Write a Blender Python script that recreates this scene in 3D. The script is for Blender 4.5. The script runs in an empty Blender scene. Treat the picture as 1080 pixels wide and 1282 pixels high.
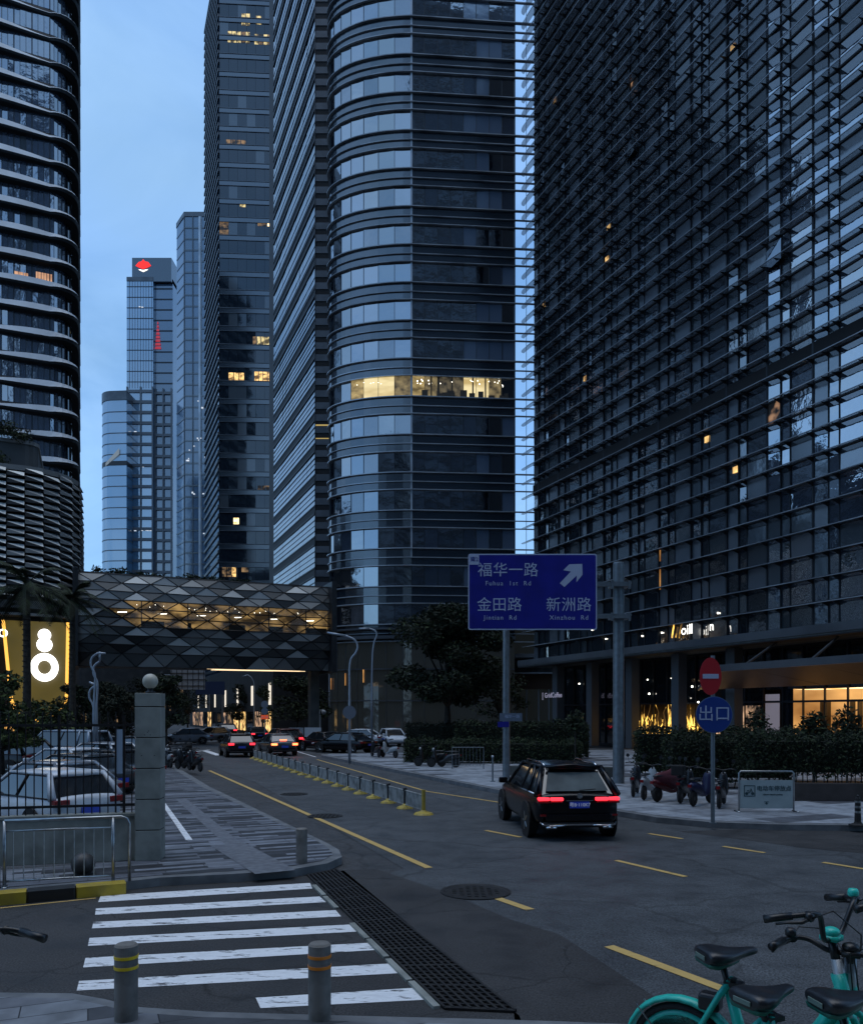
import bpy, math, random
from mathutils import Vector, Matrix
SC = bpy.context.scene
COL = SC.collection
R = random.Random(7)
PI = math.pi
TH = math.atan(0.43)            # the street grid is turned this much to the left
UX, UY = -math.sin(TH), math.cos(TH)   # along the street, away
VX, VY = math.cos(TH), math.sin(TH)    # across the street
F, HZ, CX, EYE = 1000.0, 893.0, 540.0, 2.8

def G(px, py, z=0.0):
    Y = (EYE - z) * F / (py - HZ)
    return ((px - CX) / F * Y, Y)
def W(px, py, Y):
    return ((px - CX) / F * Y, Y, EYE + (HZ - py) / F * Y)

# ------------------------------------------------------------------ mesh builder
class MB:
    def __init__(s): s.v = []; s.f = []; s.m = []; s.M = None
    def add(s, vs, fs, m=0):
        b = len(s.v)
        if s.M is not None: vs = [tuple(s.M @ Vector(p)) for p in vs]
        s.v += [tuple(p) for p in vs]
        for f in fs: s.f.append(tuple(b + i for i in f)); s.m.append(m)
    def quad(s, a, b, c, d, m=0): s.add([a, b, c, d], [(0, 1, 2, 3)], m)
    def tri(s, a, b, c, m=0): s.add([a, b, c], [(0, 1, 2)], m)
    def box(s, x0, x1, y0, y1, z0, z1, m=0):
        s.add([(x0,y0,z0),(x1,y0,z0),(x1,y1,z0),(x0,y1,z0),(x0,y0,z1),(x1,y0,z1),(x1,y1,z1),(x0,y1,z1)],
              [(0,3,2,1),(4,5,6,7),(0,1,5,4),(1,2,6,5),(2,3,7,6),(3,0,4,7)], m)
    def prism(s, poly, z0, z1, m=0, mtop=None):
        n = len(poly)
        s.add([(x,y,z0) for x,y in poly]+[(x,y,z1) for x,y in poly],
              [(i,(i+1)%n,n+(i+1)%n,n+i) for i in range(n)], m)
        s.add([(x,y,z1) for x,y in poly], [tuple(range(n))], m if mtop is None else mtop)
        s.add([(x,y,z0) for x,y in poly], [tuple(range(n-1,-1,-1))], m)
    def sheet(s, poly, z, m=0): s.add([(x,y,z) for x,y in poly], [tuple(range(len(poly)))], m)
    def tube(s, pts, r, n=8, m=0, cap=True):
        pts = [Vector(p) for p in pts]
        if not isinstance(r, (list, tuple)): r = [r]*len(pts)
        ref = Vector((0,0,1)); vs = []; prev = None
        for i, p in enumerate(pts):
            t = (pts[min(i+1,len(pts)-1)] - pts[max(i-1,0)]).normalized()
            if prev is None:
                a = t.cross(ref)
                if a.length < .05: a = t.cross(Vector((1,0,0)))
            else: a = prev - t*prev.dot(t)
            a.normalize(); prev = a; b = t.cross(a)
            for k in range(n):
                an = 2*PI*k/n
                vs.append(p + (a*math.cos(an)+b*math.sin(an))*r[i])
        fs = [(i*n+k, i*n+(k+1)%n, (i+1)*n+(k+1)%n, (i+1)*n+k) for i in range(len(pts)-1) for k in range(n)]
        if cap: fs += [tuple(range(n-1,-1,-1)), tuple((len(pts)-1)*n+k for k in range(n))]
        s.add(vs, fs, m)
    def lathe(s, prof, c=(0,0,0), n=24, m=0, axis='z'):
        vs = []
        for r, z in prof:
            for k in range(n):
                a = 2*PI*k/n
                p = (r*math.cos(a), r*math.sin(a), z)
                if axis == 'x': p = (p[2], p[0], p[1])
                if axis == 'y': p = (p[0], p[2], p[1])
                vs.append((p[0]+c[0], p[1]+c[1], p[2]+c[2]))
        L = len(prof)
        fs = [(i*n+k, i*n+(k+1)%n, (i+1)*n+(k+1)%n, (i+1)*n+k) for i in range(L-1) for k in range(n)]
        if prof[0][0] > 1e-4: fs.append(tuple(range(n-1,-1,-1)))
        if prof[-1][0] > 1e-4: fs.append(tuple((L-1)*n+k for k in range(n)))
        s.add(vs, fs, m)
    def ball(s, c, r, n=16, m=0, sz=1.0):
        s.lathe([(max(1e-5,r*math.sin(PI*i/(n//2))), -r*sz*math.cos(PI*i/(n//2))) for i in range(n//2+1)], c, n, m)
    def loft(s, rings, m=0, cap=True):
        n = len(rings[0]); vs = [p for r in rings for p in r]
        fs = [(i*n+k, i*n+(k+1)%n, (i+1)*n+(k+1)%n, (i+1)*n+k) for i in range(len(rings)-1) for k in range(n)]
        if cap: fs += [tuple(range(n-1,-1,-1)), tuple((len(rings)-1)*n+k for k in range(n))]
        s.add(vs, fs, m)
    def build(s, name, mats, parent=None, smooth=False, bevel=0, sub=0, loc=None, rotz=None, fixn=False):
        me = bpy.data.meshes.new(name); me.from_pydata(s.v, [], s.f); 
        if not isinstance(mats, (list, tuple)): mats = [mats]
        for mt in mats: me.materials.append(mt)
        me.polygons.foreach_set('material_index', s.m)
        if smooth: me.polygons.foreach_set('use_smooth', [True]*len(s.f))
        me.update()
        o = bpy.data.objects.new(name, me); COL.objects.link(o)
        if parent: o.parent = parent
        if loc: o.location = loc
        if rotz is not None: o.rotation_euler = (0,0,rotz)
        if bevel:
            md = o.modifiers.new('b','BEVEL'); md.width = bevel; md.segments = 2; md.limit_method = 'ANGLE'
        if sub:
            md = o.modifiers.new('s','SUBSURF'); md.levels = sub; md.render_levels = sub
        return o

def smooth(pts, n=4):
    P = [Vector(p) for p in pts]; out = []
    for i in range(len(P)-1):
        a, b, c, d = P[max(i-1,0)], P[i], P[i+1], P[min(i+2,len(P)-1)]
        for k in range(n):
            t = k/n; out.append(.5*((2*b)+(c-a)*t+(2*a-5*b+4*c-d)*t*t+(3*b-a-3*c+d)*t**3))
    return out+[P[-1]]
def thing(name, label, cat, loc=(0,0,0), rotz=0, group=None):
    o = bpy.data.objects.new(name, None); COL.objects.link(o)
    o.location = loc; o.rotation_euler = (0,0,rotz); o['label'] = label; o['category'] = cat
    if group: o['group'] = group
    o.empty_display_size = .1
    return o
def tag(o, label, cat, group=None, kind=None):
    o['label'] = label; o['category'] = cat
    if group: o['group'] = group
    if kind: o['kind'] = kind
    return o
def struct(o): o['kind'] = 'structure'; return o
def dup(root, loc, rotz, label, group=None):
    def rec(o, par):
        c = o.copy(); COL.objects.link(c)
        if par: c.parent = par
        for ch in list(KIDS.get(o.name, [])): rec(ch, c)
        return c
    KIDS = {}
    def idx(o):
        KIDS[o.name] = list(o.children)
        for ch in o.children: idx(ch)
    idx(root)
    r = rec(root, None); r.location = loc; r.rotation_euler = (0,0,rotz); r['label'] = label
    if group: r['group'] = group
    return r

# ------------------------------------------------------------------ materials
def mat(name, col, rough=.5, metal=0, emit=None, es=1, ior=None, noise=None, bump=None, coords='Object', alpha=None, streak=None):
    m = bpy.data.materials.new(name); m.use_nodes = True
    nt = m.node_tree; b = nt.nodes['Principled BSDF']
    c4 = tuple(col)+(1,)
    b.inputs['Base Color'].default_value = c4
    b.inputs['Roughness'].default_value = rough
    b.inputs['Metallic'].default_value = metal
    if ior: b.inputs['IOR'].default_value = ior
    if alpha is not None: b.inputs['Alpha'].default_value = alpha
    if emit:
        b.inputs['Emission Color'].default_value = tuple(emit)+(1,)
        b.inputs['Emission Strength'].default_value = es
    tc = nt.nodes.new('ShaderNodeTexCoord')
    if noise:    # (scale, col2, lo, hi)
        n = nt.nodes.new('ShaderNodeTexNoise'); n.inputs['Scale'].default_value = noise[0]; n.inputs['Detail'].default_value = 6
        nt.links.new(tc.outputs[coords], n.inputs['Vector'])
        r = nt.nodes.new('ShaderNodeValToRGB')
        r.color_ramp.elements[0].position = noise[2]; r.color_ramp.elements[0].color = c4
        r.color_ramp.elements[1].position = noise[3]; r.color_ramp.elements[1].color = tuple(noise[1])+(1,)
        nt.links.new(n.outputs[0], r.inputs[0]); nt.links.new(r.outputs[0], b.inputs['Base Color'])
    if bump:     # (scale, strength, distance)
        n2 = nt.nodes.new('ShaderNodeTexNoise'); n2.inputs['Scale'].default_value = bump[0]; n2.inputs['Detail'].default_value = 5
        nt.links.new(tc.outputs[coords], n2.inputs['Vector'])
        bp = nt.nodes.new('ShaderNodeBump'); bp.inputs['Strength'].default_value = bump[1]; bp.inputs['Distance'].default_value = bump[2]
        nt.links.new(n2.outputs[0], bp.inputs['Height']); nt.links.new(bp.outputs[0], b.inputs['Normal'])
    return m
def emis(name, col, s, noise=None, dark=(0,0,0), lo=.4, hi=.6):
    m = mat(name, (.02,.02,.02), .6, emit=col, es=s)
    if noise:
        nt = m.node_tree; b = nt.nodes['Principled BSDF']
        tc = nt.nodes.new('ShaderNodeTexCoord'); n = nt.nodes.new('ShaderNodeTexNoise')
        mp = nt.nodes.new('ShaderNodeMapping'); mp.inputs['Scale'].default_value = noise
        n.inputs['Scale'].default_value = 1; n.inputs['Detail'].default_value = 3
        nt.links.new(tc.outputs['Object'], mp.inputs[0]); nt.links.new(mp.outputs[0], n.inputs['Vector'])
        r = nt.nodes.new('ShaderNodeValToRGB')
        r.color_ramp.elements[0].position = lo; r.color_ramp.elements[0].color = tuple(dark)+(1,)
        r.color_ramp.elements[1].position = hi; r.color_ramp.elements[1].color = tuple(col)+(1,)
        nt.links.new(n.outputs[0], r.inputs[0]); nt.links.new(r.outputs[0], b.inputs['Emission Color'])
    return m

def asphalt(name, c1, c2, cracks=False):
    m = mat(name, c1, .75); nt = m.node_tree; b = nt.nodes['Principled BSDF']
    tc = nt.nodes.new('ShaderNodeTexCoord')
    def nz(sc, det=4):
        n = nt.nodes.new('ShaderNodeTexNoise'); n.inputs['Scale'].default_value = sc; n.inputs['Detail'].default_value = det
        nt.links.new(tc.outputs['Object'], n.inputs['Vector']); return n
    big, fine, st = nz(.35), nz(48, 4), nz(1.6, 9)
    mx = nt.nodes.new('ShaderNodeMix'); mx.data_type = 'RGBA'
    mx.inputs[6].default_value = tuple(c1)+(1,); mx.inputs[7].default_value = tuple(c2)+(1,)
    r = nt.nodes.new('ShaderNodeMapRange'); r.inputs[1].default_value = .35; r.inputs[2].default_value = .65
    nt.links.new(big.outputs[0], r.inputs[0]); nt.links.new(r.outputs[0], mx.inputs[0])
    r2 = nt.nodes.new('ShaderNodeMapRange'); r2.inputs[1].default_value=.3; r2.inputs[2].default_value=.72; r2.inputs[3].default_value=.1; r2.inputs[4].default_value=2.4
    nt.links.new(fine.outputs[0], r2.inputs[0])
    r3 = nt.nodes.new('ShaderNodeMapRange'); r3.inputs[1].default_value=.3; r3.inputs[2].default_value=.7; r3.inputs[3].default_value=.78; r3.inputs[4].default_value=1.2
    nt.links.new(st.outputs[0], r3.inputs[0])
    mm = nt.nodes.new('ShaderNodeMath'); mm.operation='MULTIPLY'; nt.links.new(r2.outputs[0], mm.inputs[0]); nt.links.new(r3.outputs[0], mm.inputs[1])
    vo = nt.nodes.new('ShaderNodeTexVoronoi'); vo.feature='DISTANCE_TO_EDGE'; vo.inputs['Scale'].default_value=.42 if cracks else .22
    ds = nt.nodes.new('ShaderNodeVectorMath'); ds.operation='MULTIPLY_ADD'; ds.inputs[1].default_value=(.9,.9,0)
    nd = nt.nodes.new('ShaderNodeTexNoise'); nd.inputs['Scale'].default_value=1.3; nd.inputs['Detail'].default_value=8; nt.links.new(tc.outputs['Object'], nd.inputs['Vector'])
    nt.links.new(nd.outputs[1], ds.inputs[0]); nt.links.new(tc.outputs['Object'], ds.inputs[2]); nt.links.new(ds.outputs[0], vo.inputs['Vector'])
    rc = nt.nodes.new('ShaderNodeMapRange'); rc.inputs[1].default_value=0; rc.inputs[2].default_value=.010; rc.inputs[3].default_value=.35 if cracks else .55; rc.inputs[4].default_value=1
    nt.links.new(vo.outputs['Distance'], rc.inputs[0])
    m5 = nt.nodes.new('ShaderNodeMath'); m5.operation='MULTIPLY'; nt.links.new(mm.outputs[0], m5.inputs[0]); nt.links.new(rc.outputs[0], m5.inputs[1]); mm = m5
    vm = nt.nodes.new('ShaderNodeVectorMath'); vm.operation='SCALE'
    nt.links.new(mx.outputs[2], vm.inputs[0]); nt.links.new(mm.outputs[0], vm.inputs['Scale']); nt.links.new(vm.outputs[0], b.inputs['Base Color'])
    bp = nt.nodes.new('ShaderNodeBump'); bp.inputs['Strength'].default_value=.5; bp.inputs['Distance'].default_value=.01
    nt.links.new(fine.outputs[0], bp.inputs['Height']); nt.links.new(bp.outputs[0], b.inputs['Normal'])
    r4 = nt.nodes.new('ShaderNodeMapRange'); r4.inputs[1].default_value=.3; r4.inputs[2].default_value=.7; r4.inputs[3].default_value=.5; r4.inputs[4].default_value=.85
    nt.links.new(st.outputs[0], r4.inputs[0]); nt.links.new(r4.outputs[0], b.inputs['Roughness'])
    return m
def paint(name, col, under, wear=.46):
    m = mat(name, col, .6); nt = m.node_tree; b = nt.nodes['Principled BSDF']
    tc = nt.nodes.new('ShaderNodeTexCoord'); n = nt.nodes.new('ShaderNodeTexNoise'); n.inputs['Scale'].default_value=6; n.inputs['Detail'].default_value=12; n.inputs['Roughness'].default_value=.75
    mp = nt.nodes.new('ShaderNodeMapping'); mp.inputs['Rotation'].default_value=(0,0,-TH); mp.inputs['Scale'].default_value=(.45,1.6,1)
    nt.links.new(tc.outputs['Object'], mp.inputs[0]); nt.links.new(mp.outputs[0], n.inputs['Vector'])
    r = nt.nodes.new('ShaderNodeValToRGB'); r.color_ramp.elements[0].position=wear-.07; r.color_ramp.elements[0].color=tuple(under)+(1,)
    r.color_ramp.elements[1].position=wear; r.color_ramp.elements[1].color=tuple(col)+(1,)
    e = r.color_ramp.elements.new(.62); e.color=tuple(x*.82 for x in col)+(1,)
    nt.links.new(n.outputs[0], r.inputs[0]); nt.links.new(r.outputs[0], b.inputs['Base Color'])
    return m
def planks(name, cols, bw, rh, mortar=(.01,.01,.012), rough=.6, rot=TH, msize=.006):
    """random-length strips of stone laid across the walk"""
    m = mat(name, cols[0], rough); nt = m.node_tree; b = nt.nodes['Principled BSDF']
    tc = nt.nodes.new('ShaderNodeTexCoord'); mp = nt.nodes.new('ShaderNodeMapping'); mp.inputs['Rotation'].default_value=(0,0,-rot)
    nt.links.new(tc.outputs['Object'], mp.inputs[0])
    br = nt.nodes.new('ShaderNodeTexBrick'); br.inputs['Scale'].default_value=1
    br.inputs['Brick Width'].default_value=bw; br.inputs['Row Height'].default_value=rh; br.inputs['Mortar Size'].default_value=msize
    br.inputs['Color1'].default_value=(0,0,0,1); br.inputs['Color2'].default_value=(1,1,1,1); br.inputs['Mortar'].default_value=(.5,.5,.5,1)
    br.offset = .37; br.offset_frequency = 2; br.squash = .6; br.squash_frequency = 3
    nt.links.new(mp.outputs[0], br.inputs['Vector'])
    n = nt.nodes.new('ShaderNodeTexNoise'); n.inputs['Scale'].default_value=.5; n.inputs['Detail'].default_value=3
    nt.links.new(mp.outputs[0], n.inputs['Vector'])
    r = nt.nodes.new('ShaderNodeValToRGB'); r.color_ramp.interpolation='CONSTANT'
    k = len(cols)
    while len(r.color_ramp.elements) < k: r.color_ramp.elements.new(.5)
    for i, e in enumerate(r.color_ramp.elements): e.position = i/k; e.color = tuple(cols[i])+(1,)
    nt.links.new(br.outputs['Color'], r.inputs[0])
    mx = nt.nodes.new('ShaderNodeMix'); mx.data_type='RGBA'; mx.inputs[7].default_value=tuple(mortar)+(1,)
    nt.links.new(br.outputs['Fac'], mx.inputs[0]); nt.links.new(r.outputs[0], mx.inputs[6])
    n2 = nt.nodes.new('ShaderNodeTexNoise'); n2.inputs['Scale'].default_value=3; n2.inputs['Detail'].default_value=8
    nt.links.new(tc.outputs['Object'], n2.inputs['Vector'])
    r3 = nt.nodes.new('ShaderNodeMapRange'); r3.inputs[1].default_value=.3; r3.inputs[2].default_value=.7; r3.inputs[3].default_value=.6; r3.inputs[4].default_value=1.25
    nt.links.new(n2.outputs[0], r3.inputs[0])
    vm = nt.nodes.new('ShaderNodeVectorMath'); vm.operation='SCALE'
    nt.links.new(mx.outputs[2], vm.inputs[0]); nt.links.new(r3.outputs[0], vm.inputs['Scale']); nt.links.new(vm.outputs[0], b.inputs['Base Color'])
    bp = nt.nodes.new('ShaderNodeBump'); bp.inputs['Strength'].default_value=.4; bp.inputs['Distance'].default_value=.006; bp.invert = True
    nt.links.new(br.outputs['Fac'], bp.inputs['Height']); nt.links.new(bp.outputs[0], b.inputs['Normal'])
    return m

M = {}
M['asphalt'] = asphalt('asphalt', (.035,.040,.045), (.049,.055,.061))
M['asphalt_dark'] = asphalt('asphalt_dark', (.017,.017,.018), (.030,.030,.031), True)
M['ground'] = asphalt('ground_dark', (.03,.032,.035), (.04,.042,.045))
M['white_paint'] = paint('white_road_paint', (.80,.82,.84), (.05,.05,.055), .462)
M['yellow_paint'] = paint('yellow_road_paint', (.60,.40,.13), (.09,.07,.04), .43)
M['kerbstone'] = mat('kerbstone', (.10,.11,.12), .7, noise=(3,(.17,.18,.19),.35,.65), bump=(40,.3,.004))
M['plaza'] = planks('plaza_planks', [(.02,.023,.03),(.13,.145,.17),(.035,.04,.05),(.18,.20,.235),(.026,.03,.037),(.10,.11,.135)], 1.9, .17)
M['paving'] = planks('grey_paving', [(.10,.11,.125),(.19,.21,.235),(.13,.14,.16),(.05,.055,.065),(.22,.24,.27)], 1.5, .30)
M['paving_right'] = planks('right_paving', [(.20,.22,.25),(.30,.33,.37),(.09,.10,.12),(.26,.29,.33)], 2.2, .8, (.05,.05,.05))
M['tactile'] = mat('tactile_strip', (.16,.175,.20), .6, noise=(8,(.10,.11,.13),.35,.6))
M['concrete'] = mat('concrete', (.27,.285,.26), .8, noise=(2.2,(.15,.16,.145),.40,.68), bump=(14,.35,.01))
M['concrete_dark'] = mat('concrete_dark', (.10,.105,.10), .8, noise=(1.5,(.055,.058,.055),.35,.7), bump=(14,.3,.01))
M['steel'] = mat('brushed_steel', (.42,.44,.45), .32, .95, noise=(9,(.28,.29,.30),.4,.7))
M['galv'] = mat('galvanised_pole', (.20,.235,.26), .45, .5, noise=(5,(.13,.155,.175),.35,.7))
M['black_metal'] = mat('black_metal', (.010,.010,.012), .45)
M['dark_metal'] = mat('dark_metal', (.035,.038,.042), .4, .4, noise=(2,(.02,.022,.025),.4,.7))
M['black'] = mat('matte_black', (.006,.006,.007), .8)
M['rubber'] = mat('rubber', (.012,.012,.013), .8, bump=(60,.3,.003))
M['yellow_kerb'] = mat('yellow_kerb_paint', (.42,.30,.02), .55, noise=(4,(.26,.19,.03),.4,.75), bump=(20,.3,.006))
M['black_kerb'] = mat('black_kerb_paint', (.012,.012,.013), .5, noise=(4,(.03,.03,.03),.5,.75))
M['globe'] = mat('globe_plastic', (.52,.50,.42), .45, noise=(5,(.42,.40,.33),.4,.7))
M['sign_blue'] = mat('sign_blue', (.014,.016,.26), .4, noise=(1.2,(.010,.012,.19),.35,.7))
M['sign_blue2'] = mat('sign_blue_round', (.012,.045,.24), .4)
M['sign_red'] = mat('sign_red', (.42,.012,.02), .45)
M['sign_white'] = mat('sign_white', (.42,.47,.62), .5)
M['sign_back'] = mat('sign_back', (.16,.18,.22), .5, .3)
M['white_plain'] = mat('white_plain', (.5,.53,.56), .5)
M['teal'] = mat('teal_paint', (.02,.50,.40), .3, noise=(20,(.018,.42,.34),.4,.7))
M['teal_dark'] = mat('teal_dark_plastic', (.015,.12,.09), .5)
M['silver'] = mat('silver_frame', (.40,.43,.45), .4, .3)
M['saddle'] = mat('saddle_black', (.012,.014,.018), .33, bump=(250,.15,.001))
M['bike_black'] = mat('bike_black', (.008,.009,.011), .38)
M['plate_white'] = mat('label_white', (.48,.52,.55), .5)
M['plate_grey'] = mat('label_grey', (.12,.17,.15), .45)
M['chrome'] = mat('chrome', (.6,.6,.62), .12, 1)
M['leaf_dark'] = mat('leaf_dark', (.011,.017,.008), .95)
M['leaf_mid'] = mat('leaf_mid', (.030,.046,.017), .95)
M['leaf_light'] = mat('leaf_light', (.06,.085,.025), .95)
M['bark'] = mat('bark', (.045,.038,.03), .9, noise=(6,(.02,.018,.015),.4,.6), bump=(12,.8,.03))
M['lamp_pole'] = mat('lamp_pole', (.33,.38,.44), .4, .4)
# ------------------------------------------------------------------ facade materials
def glass(name, col, ior=2.2, rough=.04, wav=.02, wsc=.25):
    return mat(name, col, rough, ior=ior, bump=(wsc, wav, 1.0))
M['gl_dark'] = glass('glass_dark', (.006,.010,.015), 2.1)
M['gl_mirror'] = glass('glass_mirror', (.01,.018,.03), 3.4, .03, .012)
M['gl_green'] = glass('glass_green', (.01,.04,.05), 2.6, .05)
M['gl_L'] = glass('glass_louvre_tower', (.012,.018,.026), 3.4, .03, .03, .5)
M['gl_L4'] = glass('glass_louvre_tower_sky', (.03,.045,.07), 6.0, .03, .03, .5)  # brighter copy of the glass for bays that mirror the sky
M['gl_L2'] = glass('glass_louvre_tower_b', (.04,.052,.062), 3.0, .12, .03, .5)
M['gl_L3'] = glass('glass_louvre_tower_c', (.085,.10,.12), 2.6, .2, .03, .5)
M['gl_D2'] = glass('glass_curved_tower_b', (.025,.038,.06), 3.6, .06, .03, .5)
M['gl_D3'] = glass('glass_curved_tower_c', (.10,.14,.205), 3.0, .12, .03, .5)  # blue tint of these panes stands for sky reflected in the flat side
M['gl_D'] = glass('glass_curved_tower', (.006,.010,.016), 4.6, .02, .02, .4)
M['gl_spandrel'] = mat('spandrel_glass', (.014,.022,.032), .16, ior=2.3)
M['fin'] = mat('aluminium_fin', (.10,.115,.13), .4, .35, noise=(.3,(.065,.075,.088),.4,.65))
M['fin_mid'] = mat('mid_fin', (.30,.33,.36), .4, .35, noise=(.3,(.12,.135,.155),.4,.65))
M['fin_light'] = mat('light_fin', (.46,.50,.54), .35, .4, noise=(.2,(.30,.33,.36),.4,.65))
M['fin_dark'] = mat('dark_fin', (.018,.02,.024), .45)
M['mullion'] = mat('mullion', (.02,.024,.03), .4, .3)
M['body'] = mat('dark_body', (.012,.014,.018), .7)
M['balcony'] = mat('balcony_panel', (.56,.58,.60), .40, noise=(.3,(.42,.44,.46),.35,.65))
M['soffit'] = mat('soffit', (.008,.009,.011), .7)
M['panelA'] = mat('facet_dark', (.075,.08,.082), .5, .3)
M['panelB'] = mat('facet_mid', (.18,.19,.19), .5, .3)
M['panelC'] = mat('facet_light', (.34,.36,.36), .45, .3)
M['panelD'] = mat('facet_black', (.02,.022,.024), .5, .2)
M['panelE'] = mat('woven_pale', (.62,.64,.62), .45, .1)
M['frame_line'] = mat('facet_joint', (.01,.011,.012), .6)
M['warm'] = emis('warm_window', (1.0,.62,.22), 1.6, (.9,.9,1.4), (.10,.05,.015), .38, .62)
M['warm_dim'] = emis('warm_dim', (.9,.55,.25), .35, (.7,.7,1.1), (.02,.015,.01), .42, .65)
M['warm_bright'] = emis('warm_bright', (1.0,.80,.45), 2.6, (.6,.6,2.0), (.5,.25,.06), .3, .6)
M['office'] = emis('lit_office', (1.0,.80,.36), .95, (.9,.5,.9), (.10,.075,.03), .42, .56)
M['dot'] = emis('ceiling_spot', (1.0,.93,.78), 6)
M['cool'] = emis('cool_light', (.85,.93,1.0), 3)
M['white_em'] = emis('white_sign_light', (1.0,.98,.90), 3.2)
M['gold_em'] = emis('gold_light', (1.0,.55,.10), 2.6, (1.6,1.6,.8), (.04,.02,.005), .45, .58)
M['yellow_em'] = emis('yellow_wall_light', (.60,.42,.06), .19, (.25,.25,.25), (.34,.26,.04), .3, .7)
M['orange_em'] = emis('orange_strip', (1.0,.5,.08), 1.5)
M['red_em'] = emis('red_light', (1.0,.02,.015), 3.5)
M['shop_em'] = emis('shop_interior', (1.0,.50,.15), .95, (.25,.25,.55), (.30,.12,.03), .3, .7)
M['brown'] = mat('canopy_soffit', (.09,.045,.025), .5)

def S_root(name, label, cat, X, Y, rot=TH):
    return thing(name, label, cat, (X, Y, 0), rot)
def text(s, size, m, parent, loc, name='lettering', rz=0, ext=.004, sx=1.0, align='CENTER'):
    cu = bpy.data.curves.new('tmp','FONT'); cu.body = s; cu.size = size; cu.extrude = ext; cu.align_x = align; cu.align_y = 'CENTER'
    cu.resolution_u = 3; cu.space_character = sx
    o = bpy.data.objects.new('tmp', cu); COL.objects.link(o)
    dg = bpy.context.evaluated_depsgraph_get(); me = bpy.data.meshes.new_from_object(o.evaluated_get(dg))
    bpy.data.objects.remove(o); me.materials.clear(); me.materials.append(m)
    t = bpy.data.objects.new(name, me); COL.objects.link(t); t.parent = parent
    t.location = loc; t.rotation_euler = (PI/2, 0, rz)
    return t

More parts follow.
